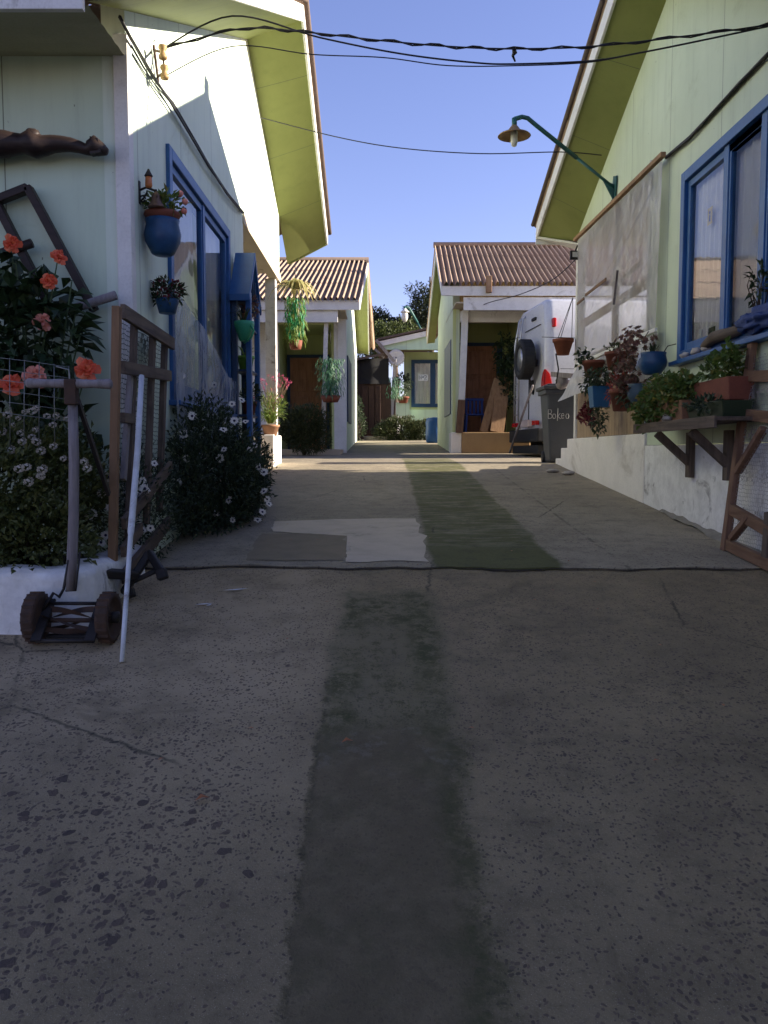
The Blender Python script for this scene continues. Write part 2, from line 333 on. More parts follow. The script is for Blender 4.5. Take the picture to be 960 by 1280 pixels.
    # hairline cracks
    vc = n.n('ShaderNodeTexVoronoi', feature='DISTANCE_TO_EDGE'); vc.inputs['Scale'].default_value = .42; n.l(wob.outputs[0], vc.inputs['Vector'])
    ck = n.math('MULTIPLY', n.math('SUBTRACT', 1, n.ramp(vc.outputs['Distance'], .0, .006)), n.ramp(n.noise(co, .9, 3), .5, .6))
    col = n.mix(n.math('MULTIPLY', ck, .7), col, (.03, .03, .022))
    return n.done(n.pbsdf(col, .88, 0, n.bump(h, .55, .012), .25))
M['lowslab'] = concrete('exposed pebble concrete', True)
M['upslab'] = concrete('mossy driveway concrete', False)

# ------------------------------------------------------------------ mesh builder
class MB:
    def __init__(s): s.v = []; s.f = []; s.mi = []; s.sm = []; s.cur = 0; s.smooth = False
    def add(s, vs, fs):
        o = len(s.v); s.v += [tuple(p) for p in vs]
        for f in fs: s.f.append(tuple(o + i for i in f)); s.mi.append(s.cur); s.sm.append(s.smooth)
    def box(s, a, b):
        (x0, y0, z0), (x1, y1, z1) = [(min(p, q)) for p, q in zip(a, b)], [(max(p, q)) for p, q in zip(a, b)]
        s.add([(x0, y0, z0), (x1, y0, z0), (x1, y1, z0), (x0, y1, z0), (x0, y0, z1), (x1, y0, z1), (x1, y1, z1), (x0, y1, z1)],
              [(0, 3, 2, 1), (4, 5, 6, 7), (0, 1, 5, 4), (1, 2, 6, 5), (2, 3, 7, 6), (3, 0, 4, 7)]); return s
    def beam(s, p, q, w, h, up=(0, 0, 1)):
        p, q = V(p), V(q); d = (q - p).normalized(); up = V(up)
        if abs(d.dot(up)) > .98: up = V((0, 1, 0))
        r = d.cross(up).normalized() * (w / 2); u = r.cross(d).normalized() * (h / 2)
        s.add([p - r - u, p + r - u, p + r + u, p - r + u, q - r - u, q + r - u, q + r + u, q - r + u],
              [(0, 3, 2, 1), (4, 5, 6, 7), (0, 1, 5, 4), (1, 2, 6, 5), (2, 3, 7, 6), (3, 0, 4, 7)]); return s
    def prism(s, poly, off):
        off = V(off); a = [V(p) for p in poly]; n = len(a); b = [p + off for p in a]
        s.add(a + b, [tuple(range(n)), tuple(range(2 * n - 1, n - 1, -1))] + [(i, n + i, n + (i + 1) % n, (i + 1) % n) for i in range(n)]); return s
    def tube(s, pts, r, n=8, cap=True):
        pts = [V(p) for p in pts]; k = len(pts); rs = r if isinstance(r, (list, tuple)) else [r] * k
        sm = s.smooth; s.smooth = True; vs = []; prev = None
        for i, p in enumerate(pts):
            d = (pts[min(i + 1, k - 1)] - pts[max(i - 1, 0)]).normalized()
            if prev is None:
                a = d.orthogonal().normalized()
            else:
                a = (prev - d * prev.dot(d)); a = a.normalized() if a.length > 1e-6 else d.orthogonal().normalized()
            prev = a; b = d.cross(a)
            for j in range(n):
                t = 2 * PI * j / n; vs.append(p + (a * math.cos(t) + b * math.sin(t)) * rs[i])
        fs = [(i * n + j, i * n + (j + 1) % n, (i + 1) * n + (j + 1) % n, (i + 1) * n + j) for i in range(k - 1) for j in range(n)]
        if cap: fs += [tuple(range(n - 1, -1, -1)), tuple(range((k - 1) * n, k * n))]
        s.add(vs, fs); s.smooth = sm; return s
    def lathe(s, prof, c, axis=(0, 0, 1), n=20, close=False):
        ax = V(axis).normalized(); a = ax.orthogonal().normalized(); b = ax.cross(a); c = V(c); sm = s.smooth; s.smooth = True
        vs = []; k = len(prof)
        for r, h in prof:
            for j in range(n):
                t = 2 * PI * j / n; vs.append(c + ax * h + (a * math.cos(t) + b * math.sin(t)) * r)
        fs = [(i * n + j, i * n + (j + 1) % n, (i + 1) * n + (j + 1) % n, (i + 1) * n + j) for i in range(k - 1) for j in range(n)]
        fs += [tuple(range(n - 1, -1, -1)), tuple(range((k - 1) * n, k * n))]
        s.add(vs, fs); s.smooth = sm; return s
    def blob(s, c, r, n=10, m=7, seed=0, rough=.15):
        c = V(c); r = r if isinstance(r, (tuple, list)) else (r, r, r); sm = s.smooth; s.smooth = True; vs = []
        for i in range(m + 1):
            ph = PI * i / m
            for j in range(n):
                t = 2 * PI * j / n; d = V((math.sin(ph) * math.cos(t), math.sin(ph) * math.sin(t), math.cos(ph)))
                k = 1 + rough * noise.noise(d * 2.1 + V((seed * 3.7, seed, 0)))
                vs.append(c + V((d.x * r[0], d.y * r[1], d.z * r[2])) * k)
        s.add(vs, [(i * n + j, (i + 1) * n + j, (i + 1) * n + (j + 1) % n, i * n + (j + 1) % n) for i in range(m) for j in range(n)])
        s.smooth = sm; return s
    def grid(s, fn, nu, nv):
        o = [fn(i / nu, j / nv) for i in range(nu + 1) for j in range(nv + 1)]; w = nv + 1
        s.add(o, [(i * w + j, (i + 1) * w + j, (i + 1) * w + j + 1, i * w + j + 1) for i in range(nu) for j in range(nv)]); return s
    def leaf(s, p, d, n, L, W, bend=.25):
        """a folded leaf: base, two sides, tip"""
        p = V(p); d = V(d).normalized(); side = d.cross(n)
        if side.length < 1e-4: side = d.orthogonal()
        side.normalize(); up = side.cross(d)
        m = p + d * L * .5 + up * L * .05
        s.add([p, m - side * W / 2 + up * W * bend, p + d * L - up * L * .12, m + side * W / 2 + up * W * bend, m], [(0, 4, 2, 1), (0, 3, 2, 4)]); return s

ORG = {}
def finish(name, mb, mats, origin, parent=None, bevel=0):
    me = bpy.data.meshes.new(name)
    o0 = V(origin); me.from_pydata([tuple(V(p) - o0) for p in mb.v], [], mb.f)
    mats = mats if isinstance(mats, (list, tuple)) else [mats]
    for m in mats: me.materials.append(M[m])
    me.polygons.foreach_set('material_index', mb.mi); me.polygons.foreach_set('use_smooth', mb.sm); me.update()
    ob = bpy.data.objects.new(name, me); C.objects.link(ob)
    if parent: ob.parent = parent
    else: ob.location = o0
    ORG[ob.name] = o0
    if bevel:
        b = ob.modifiers.new('edge', 'BEVEL'); b.width = bevel; b.segments = 2; b.limit_method = 'ANGLE'
    return ob
def thing(name, label, cat, loc, group=None):
    o = bpy.data.objects.new(name, None); C.objects.link(o); o.location = V(loc); ORG[o.name] = V(loc); o.empty_display_size = .1
    o['label'] = label; o['category'] = cat
    if group: o['group'] = group
    return o
def part(name, mb, mats, parent, bevel=0, label=None, kind=None):
    o = finish(name, mb, mats, ORG[parent.name], parent, bevel)
    if label: o['label'] = label
    if kind: o['kind'] = kind
    return o
def solo(name, mb, mats, label, cat, group=None, origin=None, bevel=0, kind=None):
    if origin is None:
        xs = [p[0] for p in mb.v]; ys = [p[1] for p in mb.v]; zs = [p[2] for p in mb.v]
        origin = ((min(xs) + max(xs)) / 2, (min(ys) + max(ys)) / 2, min(zs))
    o = finish(name, mb, mats, origin, None, bevel); o['label'] = label; o['category'] = cat
    if group: o['group'] = group
    if kind: o['kind'] = kind
    return o
def struct(name, mb, mats, label=None, kind='structure'):
    o = finish(name, mb, mats, (0, 0, 0)); o['kind'] = kind
    if label: o['label'] = label
    return o
def rnd(a, b): return random.uniform(a, b)
def rdir():
    z = rnd(-1, 1); t = rnd(0, 2 * PI); r = math.sqrt(1 - z * z); return V((r * math.cos(t), r * math.sin(t), z))
def place_copy(src, parent, loc, rot, scale):
    """a further child like src: same mesh, own position"""
    c = src.copy(); C.objects.link(c); c.parent = parent; c.location = V(loc) - ORG[parent.name]
    c.rotation_euler = rot; c.scale = (scale,) * 3; return c

def foliage(mb, ells, n, L, W, up=.35, inner=.45, jit=.35, hang=0):
    """leaves through the volume of several ellipsoids (centre, radii), gaps left by noise"""
    tot = sum(e[1][0] * e[1][1] * e[1][2] for e in ells)
    for c, r in ells:
        k = int(n * r[0] * r[1] * r[2] / tot); c = V(c); done = 0; tries = 0
        while done < k and tries < k * 6:
            tries += 1
            d = rdir(); q = inner + (1 - inner) * random.random() ** .6
            q *= 1 + .28 * noise.noise(d * 2.3 + c * 3)
            p = c + V((d.x * r[0], d.y * r[1], d.z * r[2])) * q
            if n > 450 and noise.noise(p * (3.2 / max(r))) < -.28 : continue
            g = (d + V((0, 0, up)) + rdir() * jit * 2).normalized(); g.z -= hang
            mb.leaf(p, g, (V((0, 0, 1)) + rdir() * .8).normalized(), L * rnd(.65, 1.3), W * rnd(.7, 1.25)); done += 1
            if n <= 450 and done % 4 == 0:      # fine stalks tie the leaves of a small plant together
                c0 = V(ells[0][0]); mb.add([c0, c0 + V((.003, .003, 0)), p + V((.001, 0, .002)), p], [(0, 1, 2, 3)])
    return mb
def stems(mb, base, tips, r0=.008, r1=.003, n=5, sag=.05):
    for t in tips:
        b = V(base) + V((rnd(-.03, .03), rnd(-.03, .03), 0)); t = V(t); m = b.lerp(t, .5) + V((rnd(-sag, sag), rnd(-sag, sag), sag))
        mb.tube([b, m, t], [r0, (r0 + r1) / 2, r1], n)
    return mb
def blades(mb, base, n, L, W, spread=.6, droop=.5, rad=.04):
    """strap leaves arching from one crown"""
    for i in range(n):
        t = rnd(0, 2 * PI); out = V((math.cos(t), math.sin(t), 0)); l = L * rnd(.6, 1.15); lean = spread * rnd(.3, 1.1); w = W * rnd(.7, 1.2)
        b = V(base) + out * rnd(0, rad); pts = []
        for k in range(5):
            u = k / 4; pts.append(b + out * l * lean * u + V((0, 0, l * (u - droop * u * u * (.6 + lean)))))
        side = out.cross(V((0, 0, 1))); vs = []
        for k, p in enumerate(pts):
            ww = w * (1, 1.1, .9, .6, .05)[k] / 2; vs += [p - side * ww, p + side * ww]
        mb.add(vs, [(2 * k, 2 * k + 1, 2 * k + 3, 2 * k + 2) for k in range(4)])
    return mb

# ================================================================== SETTING: ground and driveway
mb = MB()
xs = [-90, -40, -20, -10, -6, -3, 0, 3, 6, 10, 20, 40, 90]
ys = sorted(set([p[0] for p in PROF] + [-30, -3, 3, 8, 10, 15, 21, 28, 36, 45, 60, 90, 140]))
for i in range(len(ys) - 1):
    for j in range(len(xs) - 1):
        mb.add([(xs[j], ys[i], gz(ys[i]) - .03), (xs[j + 1], ys[i], gz(ys[i]) - .03), (xs[j + 1], ys[i + 1], gz(ys[i + 1]) - .03), (xs[j], ys[i + 1], gz(ys[i + 1]) - .03)], [(0, 1, 2, 3)])
struct('ground', mb, 'dirt')
def joint(x): return 5.5 + .09 * noise.noise(V((x * 1.7, 3, 0))) + .035 * noise.noise(V((x * 6, 1, 0))) + .015 * noise.noise(V((x * 19, 1, 0))) - .05 * x * .3
mb = MB()
def lowpt(u, v):
    x = -3.2 + 6.6 * u; y = -7 + (joint(x) - .012 + 7) * v
    return (x, y, gz(y) + .004 * noise.noise(V((x * 2, y * 2, 0))))
mb.smooth = True; mb.grid(lowpt, 132, 120)
struct('driveway', mb, 'lowslab', 'lower ramp of pebbly concrete')
mb = MB(); mb.smooth = True
def uppt(u, v):
    x = -3.2 + 6.6 * u; y = joint(x) + (31 - joint(x)) * v ** 1.5
    lift = .014 + .012 * noise.noise(V((x * 2.5, 9, 0)))
    lift *= max(.3, 1 - (y - joint(x)) / 3)
    return (x, y, gz(y) + lift + .005 * noise.noise(V((x * 1.5, y * 1.2, 4))))
mb.grid(uppt, 132, 130); mb.smooth = False
for i in range(132):
    a, b = uppt(i / 132, 0), uppt((i + 1) / 132, 0)
    mb.add([a, b, (b[0], b[1] + .01, gz(b[1]) - .03), (a[0], a[1] + .01, gz(a[1]) - .03)], [(0, 1, 2, 3)])
struct('driveway_upper', mb, 'upslab', 'upper driveway slab with mossy strip').name = 'upper_driveway'
mb = MB(); pts = []
for i in range(260):      # open joint between the two pours, filled with dark soil
    x = -3.2 + 6.6 * i / 259; y = joint(x); w = .014 + .03 * max(0, noise.noise(V((x * 3.1, 7, 2))) + .35) + .01 * noise.noise(V((x * 17, 2, 2)))
    pts += [(x, y - max(.006, w), gz(y - w) + .007), (x, y + .012, gz(y) + .010)]
mb.add(pts, [(2 * i, 2 * i + 2, 2 * i + 3, 2 * i + 1) for i in range(259)]); struct('ground_joint', mb, 'soil', 'dark soil filled joint across the driveway')
def up_z(x, y):
    lift = (.014 + .012 * noise.noise(V((x * 2.5, 9, 0)))) * max(.3, 1 - (y - joint(x)) / 3)
    return gz(y) + lift
def patch(name, poly, mat, dz, label):
    m = MB(); cx = sum(p[0] for p in poly) / len(poly); cy = sum(p[1] for p in poly) / len(poly); ring = []
    for i, (x, y) in enumerate(poly):
        x2, y2 = poly[(i + 1) % len(poly)]
        for k in range(10):
            t = k / 10; a, b = x + (x2 - x) * t, y + (y2 - y) * t
            w = .06 * noise.noise(V((a * 5, b * 5, dz * 99))) + .02 * noise.noise(V((a * 22, b * 22, 1)))
            ring.append((a + w, b + w * .8))
    R = 7; m.smooth = True; n = len(ring)
    vs = [(cx + (a - cx) * (r / R), cy + (b - cy) * (r / R)) for r in range(R + 1) for a, b in ring]
    m.add([(a, b, up_z(a, b) + .006 * noise.noise(V((a * 1.5, b * 1.2, 4))) + dz) for a, b in vs],
          [(r * n + i, r * n + (i + 1) % n, (r + 1) * n + (i + 1) % n, (r + 1) * n + i) for r in range(R) for i in range(n)])
    struct(name, m, mat, label)
patch('cement_patch', [(-.97, 7.4), (.31, 7.6), (.31, 5.66), (-.26, 5.66), (-.27, 6.85), (-.9, 6.85)], 'concrete_pale', .005, 'pale cement repair in the driveway')
patch('cement_patch', [(-1.02, 6.75), (-.29, 6.75), (-.28, 5.7), (-.95, 5.68)], 'concrete_brown', .004, 'brown cement repair in the driveway')
mb = MB(); mb.smooth = True     # loose earth and worn cement along the foot of the right wall
def kp(u, v):
    y = 4.0 + 4.0 * u; x = 2.74 - (.20 + .10 * noise.noise(V((y * 2.2, 0, 0)))) * v * (1 - .55 * u)
    return (x, y, gz(y) + .015 + .05 * (1 - v) + .018 * noise.noise(V((x * 6, y * 6, 0))))
mb.grid(kp, 50, 8); struct('kerb', mb, 'kerb')

# ================================================================== HOUSES
def corr(mb, A, B, Cc, D, pitch=.14, amp=.022, rows=4, per=8):
    """corrugated roof sheet: A-B eave edge, D-C ridge edge, overlapping rows"""
    A, B, Cc, D = V(A), V(B), V(Cc), V(D); L = (B - A).length; n = (B - A).cross(D - A).normalized()
    if n.z < 0: n = -n
    nu = max(8, int(L / pitch * per)); mb.smooth = True
    for r in range(rows):
        def fn(u, v):
            vv = (r + v * 1.03) / rows; vv = min(vv, 1)
            p = A.lerp(B, u).lerp(D.lerp(Cc, u), vv)
            w = math.cos(2 * PI * u * L / pitch); w = (abs(w) ** .8) * (1 if w > 0 else -1)
            return p + n * (amp * w + .014 * (1 - v) + .006 * noise.noise(p * 3))
        mb.grid(fn, nu, 2)
    mb.smooth = False
def ruled(mb, a, b, c, d, n=24):
    a, b, c, d = V(a), V(b), V(c), V(d); mb.smooth = True
    mb.grid(lambda u, v: a.lerp(d, u).lerp(b.lerp(c, u), v), n, 6); mb.smooth = False
def band(mb, P, Q, top, drop, off):
    """board hanging under line P-Q: height drop, thickness along off"""
    P, Q = V(P) + V((0, 0, top)), V(Q) + V((0, 0, top))
    mb.prism([P, Q, Q - V((0, 0, drop)), P - V((0, 0, drop))], off)
def window(root, X, sx, y0, y1, z0, z1, splits, casing=.09, depth=.13, proud=.03, glass='glass', label=None):
    """window in an x=const wall whose outside is towards sx; opening y0..y1, z0..z1"""
    w = bpy.data.objects.new('window', None)
    cw = MB(); e = casing
    xo, xi = X + sx * proud, X - sx * (depth + .004)
    for a, b in (((y0 - e, z0 - e), (y0 + .004, z1 + e)), ((y1 - .004, z0 - e), (y1 + e, z1 + e)), ((y0 + .004, z1 - .004), (y1 - .004, z1 + e)), ((y0 + .004, z0 - e), (y1 - .004, z0 + .004))):
        cw.box((xo, a[0], a[1]), (xi, b[0], b[1]))
    cas = part('window', cw, 'blue', root, .006, label)
    sl = MB(); sl.box((X + sx * (proud + .06), y0 - e - .04, z0 - e - .035), (X - sx * .01, y1 + e + .04, z0 - e + .004)); part('sill', sl, 'blue', cas, .006)
    sh = MB(); xs0, xs1 = X + sx * .002, X - sx * .045; g = MB(); t = .06
    ed = [y0] + splits + [y1]
    for a, b in zip(ed, ed[1:]):
        a2, b2 = a + .012, b - .012
        sh.box((xs0, a2, z0 + .01), (xs1, a2 + t, z1 - .01)); sh.box((xs0, b2 - t, z0 + .01), (xs1, b2, z1 - .01))
        sh.box((xs0, a2 + t, z1 - .01 - t), (xs1, b2 - t, z1 - .01)); sh.box((xs0, a2 + t, z0 + .01), (xs1, b2 - t, z0 + .01 + t))
        gm = X - sx * .02
        g.add([(gm, a2 + t, z0 + .06), (gm, b2 - t, z0 + .06), (gm, b2 - t, z1 - .06), (gm, a2 + t, z1 - .06)], [(0, 1, 2, 3) if sx > 0 else (3, 2, 1, 0)])
    for s in splits: sh.box((X + sx * .012, s - .045, z0), (X - sx * .05, s + .045, z1))
    part('frame', sh, 'blue', cas, .004); part('pane', g, glass, cas)
    return cas
def curtain(root, parent, X, y0, y1, z0, z1, mat, waves=9, amp=.025):
    m = MB(); m.smooth = True
    m.grid(lambda u, v: (X + amp * math.sin(u * waves * 2 * PI + .8 * math.sin(v * 3)) * (.5 + .5 * (1 - v)), y0 + (y1 - y0) * u, z0 + (z1 - z0) * v), int(waves * 10), 6)
    return part('curtain', m, mat, parent)

# ---------- left house
XL = -1.65
W1, W2, W3 = V((XL, 5.0, 4.02)), V((XL, 10.4, 6.45)), V((XL, 14.5, 4.70))       # wall / soffit line: near, ridge, far
O1, O2, O3 = V((-1.10, 4.82, 4.10)), V((-.985, 10.3, 6.63)), V((-.985, 14.45, 5.03))   # outer rake line
XD = -9.0
lh = thing('green_house', 'pale green house at the left with a blue window and a partly sunlit gable wall', 'house', (XL, 5.4, gz(5.4)))
def roofz(W, y):
    a, b, c = W
    return a.z + (b.z - a.z) * (y - a.y) / (b.y - a.y) if y <= b.y else b.z + (c.z - b.z) * (y - b.y) / (c.y - b.y)
LW = (W1, W2, W3)
wy0, wy1, wz0, wz1 = 6.55, 8.88, 1.98, 3.74
m = MB(); T = (-.15, 0, 0); Y0, YE, BZ = 5.5, 9.95, 4.28
def gw(poly, mm, X=XL, t=T): mm.prism([(X, y, z + (.13 if z > 3.95 and abs(z - BZ) > 1e-6 and abs(z - wz1) > 1e-6 else 0)) for y, z in poly], t)
gw([(Y0, .5), (wy0, .5), (wy0, roofz(LW, wy0)), (Y0, roofz(LW, Y0))], m)
gw([(wy0, .5), (wy1, .5), (wy1, wz0), (wy0, wz0)], m)
gw([(wy0, wz1), (wy1, wz1), (wy1, roofz(LW, wy1)), (wy0, roofz(LW, wy0))], m)
gw([(wy1, .5), (YE, .5), (YE, roofz(LW, YE)), (wy1, roofz(LW, wy1))], m)
gw([(YE, BZ), (13.35, BZ), (13.35, roofz(LW, 13.35)), (10.4, W2.z), (YE, roofz(LW, YE))], m)
m.box((XL - .15, 9.85, .9), (-5, YE, BZ)); m.box((-5, YE, .9), (-5.15, 13.3, 4.5))
part('wall', m, 'mint', lh, label='sunlit and shaded gable wall')
m = MB(); m.box((XL - .15, 5.5, .4), (XD, 5.65, 4.06)); part('front_wall', m, 'mint_front', lh)
m = MB(); m.box((XL + .018, 5.485, .6), (XL - .075, 5.58, 4.15)); part('corner_board', m, 'white', lh, .004)
m = MB(); ruled(m, W1 + V((0, -.18, -.02)), O1, O2, W2); ruled(m, W2, O2, O3, W3); part('soffit', m, 'soffit', lh)
m = MB(); band(m, O1, O2, .17, .19, (.03, 0, 0)); band(m, O2, O3, .17, .19, (.03, 0, 0)); part('barge_board', m, 'white', lh, .004)
m = MB(); m.beam(O3 + V((-.0, .012, .045)), W3 + V((0, .012, .05)), .025, .12); part('fascia_end', m, 'soffit', lh)
m = MB(); m.box((XL - .02, 4.80, 3.95), (XD, 4.84, 4.13)); part('fascia', m, 'white', lh, .004)
m = MB(); m.smooth = True
m.grid(lambda u, v: (XD + (XL + .0 - XD) * u, 4.84 + .66 * v, 3.985 + .0025 * math.cos((4.84 + .56 * v) * 2 * PI / .11) + .03 * v), 4, 60); part('eave_lining', m, 'eave', lh)
m = MB(); UP = V((0, 0, .20))
corr(m, O1 + UP + V((.07, -.1, -.05)), V((XD, 4.75, 4.2)), V((XD, 10.35, 6.8)), O2 + UP + V((.07, 0, 0)), per=6)
corr(m, O3 + UP + V((.07, .1, -.04)), V((XD, 14.5, 5.1)), V((XD, 10.35, 6.8)), O2 + UP + V((.07, 0, 0)), per=6); part('roof', m, 'tile', lh)
m = MB(); m.tube([O1 + UP + V((.06, -.1, 0)), O2 + UP + V((.06, 0, .03)), O3 + UP + V((.06, .1, 0))], .032, 8); part('roof_edge', m, 'tiledark', lh)
w = window(lh, XL, 1, wy0, wy1, wz0, wz1, [7.75], .085, .15, .03, 'glass_left', 'blue window half covered by clear plastic')
curtain(lh, w, XL - .08, wy0, 7.65, wz0, wz1, 'curtain', 6); curtain(lh, w, XL - .08, 7.8, wy1 + .5, wz0, wz1, 'curtain', 6)
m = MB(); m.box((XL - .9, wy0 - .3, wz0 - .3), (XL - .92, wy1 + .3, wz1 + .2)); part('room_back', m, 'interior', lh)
m = MB()    # boarded porch ceiling
for k in range(12): m.box((XL - .17, YE + .02 + k * .28, 4.30 - .004 * (k % 2)), (-5, YE + .285 + k * .28, 4.33))
part('porch_ceiling', m, 'ceil', lh, .003)
m = MB(); m.box((XL + .02, YE - .03, 4.16), (XL - .12, 13.4, 4.277)); part('porch_beam', m, 'ceil', lh, .004)
m = MB(); m.box((-1.83, 13.0, 1.6), (-1.67, 13.16, 4.158)); po = part('porch_post', m, 'whitepost', lh, .006)
m = MB(); m.box((-2.02, 12.45, 1.2), (-1.64, 13.35, 1.76)); part('post_base', m, 'plinth', lh, .015, 'white plastered base in the sun')
m = MB(); m.box((-2.02, 9.97, 1.0), (-5, 13.3, 1.62)); part('porch_floor', m, 'concrete_pale', lh)

# ---------- right house
XR = 2.7
RW1, RW2, RW3 = V((XR, 4.3, 3.80)), V((XR, 8.15, 5.86)), V((XR, 11.95, 4.46))
RO1, RO2, RO3 = V((2.25, 4.2, 3.80)), V((2.25, 8.2, 5.93)), V((2.23, 12.3, 4.60))
RW = (RW1, RW2, RW3); XRD = 10.0
rh = thing('green_house', 'pale lime house at the right with plastic sheeting and a wide blue window', 'house', (XR, 8, gz(8)))
ry0, ry1, rz0, rz1 = 4.75, 7.58, 2.40, 3.90
m = MB(); T2 = (.15, 0, 0); NE, PS, PE = 4.55, 8.62, 11.85
def gr(poly, mm): mm.prism([(XR, y, z) for y, z in poly], T2)
gr([(NE, 1.57), (ry0, 1.57), (ry0, roofz(RW, ry0)), (NE, roofz(RW, NE))], m)
gr([(ry0, 1.57), (ry1, 1.57), (ry1, rz0), (ry0, rz0)], m)
gr([(ry0, rz1), (ry1, rz1), (ry1, roofz(RW, ry1)), (ry0, roofz(RW, ry0))], m)
gr([(ry1, 1.57), (PS, 1.57), (PS, roofz(RW, PS)), (8.15, RW2.z), (ry1, roofz(RW, ry1))], m)
gr([(PS, 4.40), (PE, 4.40), (PE, roofz(RW, PE)), (PS, roofz(RW, PS))], m)
m.box((XR + .15, NE, .3), (XRD, NE + .15, 4.2)); m.box((XR + .15, PS - .15, 1.3), (5.2, PS, 4.6)); m.box((5.2, PS - .15, 1.3), (5.35, PE, 4.6))
m.box((5.35, PE - .15, 1.3), (XRD, PE, 4.5))
part('wall', m, 'lime', rh)
m = MB(); m.prism([(XR - .02, y, z) for y, z in [(NE - .02, .2), (PS - .04, .6), (PS - .04, 1.565), (NE - .02, 1.565)]], (.15, 0, 0)); part('plaster_base', m, 'plaster', rh, .01, 'rough whitewashed base under the window')
m = MB(); m.prism([(XR - .025, y, z) for y, z in [(PS - .04, .7), (13.0, 1.1), (13.0, 1.40), (12.62, 1.40), (12.62, 1.56), (12.2, 1.56), (12.2, 1.69), (PS - .04, 1.69)]], (1.5, 0, 0)); part('porch_plinth', m, 'plinth', rh, .012, 'smooth white plinth with steps')
m = MB(); m.box((XR + .01, PS + .01, 1.695), (XR + .03, PE - .12, 2.78)); part('plywood_panel', m, 'ply', rh)
m = MB(); m.box((XR - .015, PE - .10, 1.692), (XR + .10, PE, 4.398)); part('porch_post', m, 'white', rh, .006)
m = MB()
m.box((XR + .03, PS + .02, 3.22), (XR + .08, PE - .12, 3.31)); m.box((XR + .03, PS + 1.4, 2.3), (XR + .09, PS + 1.49, 4.39)); part('porch_rail', m, 'plank', rh)
m = MB(); m.box((XR + .155, PS + .005, 4.42), (5.35, PE + .2, 4.45)); part('porch_ceiling', m, 'ceil', rh)
m = MB(); ruled(m, RW1, RO1, RO2, RW2); ruled(m, RW2, RO2, RO3, RW3); part('soffit', m, 'soffit', rh)
m = MB(); band(m, RO1, RO2, .17, .19, (-.03, 0, 0)); band(m, RO2, RO3, .17, .19, (-.03, 0, 0)); part('barge_board', m, 'white', rh, .004)
m = MB(); m.box((2.2, 12.3, 4.5), (XRD, 12.33, 4.68)); m.prism([RO3 + V((-.03, -.02, -.02)), RO3 + V((.05, -.02, -.02)), RW3 + V((.1, .3, -.06)), RW3 + V((-.0, -.05, -.06))], (0, 0, .03)); part('fascia', m, 'white', rh, .004)
m = MB(); corr(m, RO1 + UP + V((-.07, -.1, -.05)), V((XRD, 4.1, 4.0)), V((XRD, 8.2, 6.13)), RO2 + UP + V((-.07, 0, 0)), per=6)
corr(m, RO3 + UP + V((-.07, .1, -.04)), V((XRD, 12.4, 4.76)), V((XRD, 8.2, 6.13)), RO2 + UP + V((-.07, 0, 0)), per=6); part('roof', m, 'tile', rh)
m = MB(); m.tube([RO1 + UP + V((-.06, -.1, 0)), RO2 + UP + V((-.06, 0, .03)), RO3 + UP + V((-.06, .1, 0))], .030, 8); part('roof_edge', m, 'tiledark', rh)
m = MB(); m.box((2.3, 8.08, 6.1), (2.62, 8.28, 6.34)); part('ridge_cap', m, 'tiledark', rh, .02)
rw = window(rh, XR, -1, ry0, ry1, rz0, rz1, [6.72, 6.06, 5.4], .085, .15, .035, 'glass', 'wide blue window of four sashes')
curtain(rh, rw, XR + .08, 6.85, 7.72, rz0, rz1, 'curtain', 9); curtain(rh, rw, XR + .08, 5.55, 6.85, rz0, rz1, 'curtain', 10); curtain(rh, rw, XR + .085, 7.73, ry1 + .7, rz0, rz1, 'curtain_green', 3); curtain(rh, rw, XR + .08, ry0, 5.5, rz0, rz1, 'curtain', 5)
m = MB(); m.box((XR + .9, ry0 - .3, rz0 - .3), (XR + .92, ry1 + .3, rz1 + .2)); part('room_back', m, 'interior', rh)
m = MB(); m.tube([(XR - .012, PS - .01, 1.60), (XR - .012, PS - .01, 3.0), (XR - .015, PS - .03, 4.42)], .013, 6); part('conduit', m, 'white', rh)
# warning sticker on the pane: a yellow card with a black figure
p = on_x(888, 270, XR + .04)
m = MB(); m.box((XR + .035, p.y - .05, p.z - .07), (XR + .038, p.y + .05, p.z + .07)); st = part('sticker', m, 'yellow', rw)
m = MB(); m.prism([(XR + .033, p.y - .018, p.z - .045), (XR + .033, p.y + .018, p.z - .045), (XR + .033, p.y + .012, p.z + .01), (XR + .033, p.y - .012, p.z + .01)], (.0015, 0, 0)); m.lathe([(.001, 0), (.014, .0001), (.014, .0015)], (XR + .033, p.y, p.z + .028), (1, 0, 0), 12); part('figure', m, 'dark', st)

# ---------- far left house
fl = thing('green_house', 'green house beyond the left one, with a porch and brown corrugated roof', 'house', (-1, 18.5, gz(18.5)))
BX = -.85; B1, B2, B3 = V((BX, 17.4, 4.50)), V((BX, 22.3, 6.30)), V((BX, 26.6, 4.62)); BO1, BO2, BO3 = V((-.52, 17.3, 4.42)), V((-.45, 22.3, 6.30)), V((-.5, 26.6, 4.58)); BD = -9
m = MB(); m.prism([(BX, y, z) for y, z in [(18.5, 1.4), (26.2, 1.5), (26.2, 4.75), (22.3, 6.28), (18.5, 4.87)]], (-.15, 0, 0)); part('wall', m, 'mint', fl)
m = MB(); m.box((-1.02, 18.48, 1.4), (-1.10, 18.6, 4.5)); m.box((-2.32, 18.48, 1.4), (-5.5, 18.6, 4.4)); part('front_wall', m, 'white', fl)
m = MB(); m.box((-1.10, 18.6, 1.5), (-1.16, 20.2, 4.4)); m.box((-2.4, 18.6, 1.5), (-2.34, 20.2, 4.4)); m.box((-1.1, 20.2, 1.5), (-4, 20.3, 4.4)); m.box((-1.16, 18.6, 4.3), (-4, 20.2, 4.36)); part('porch_lining', m, 'lime_front', fl)
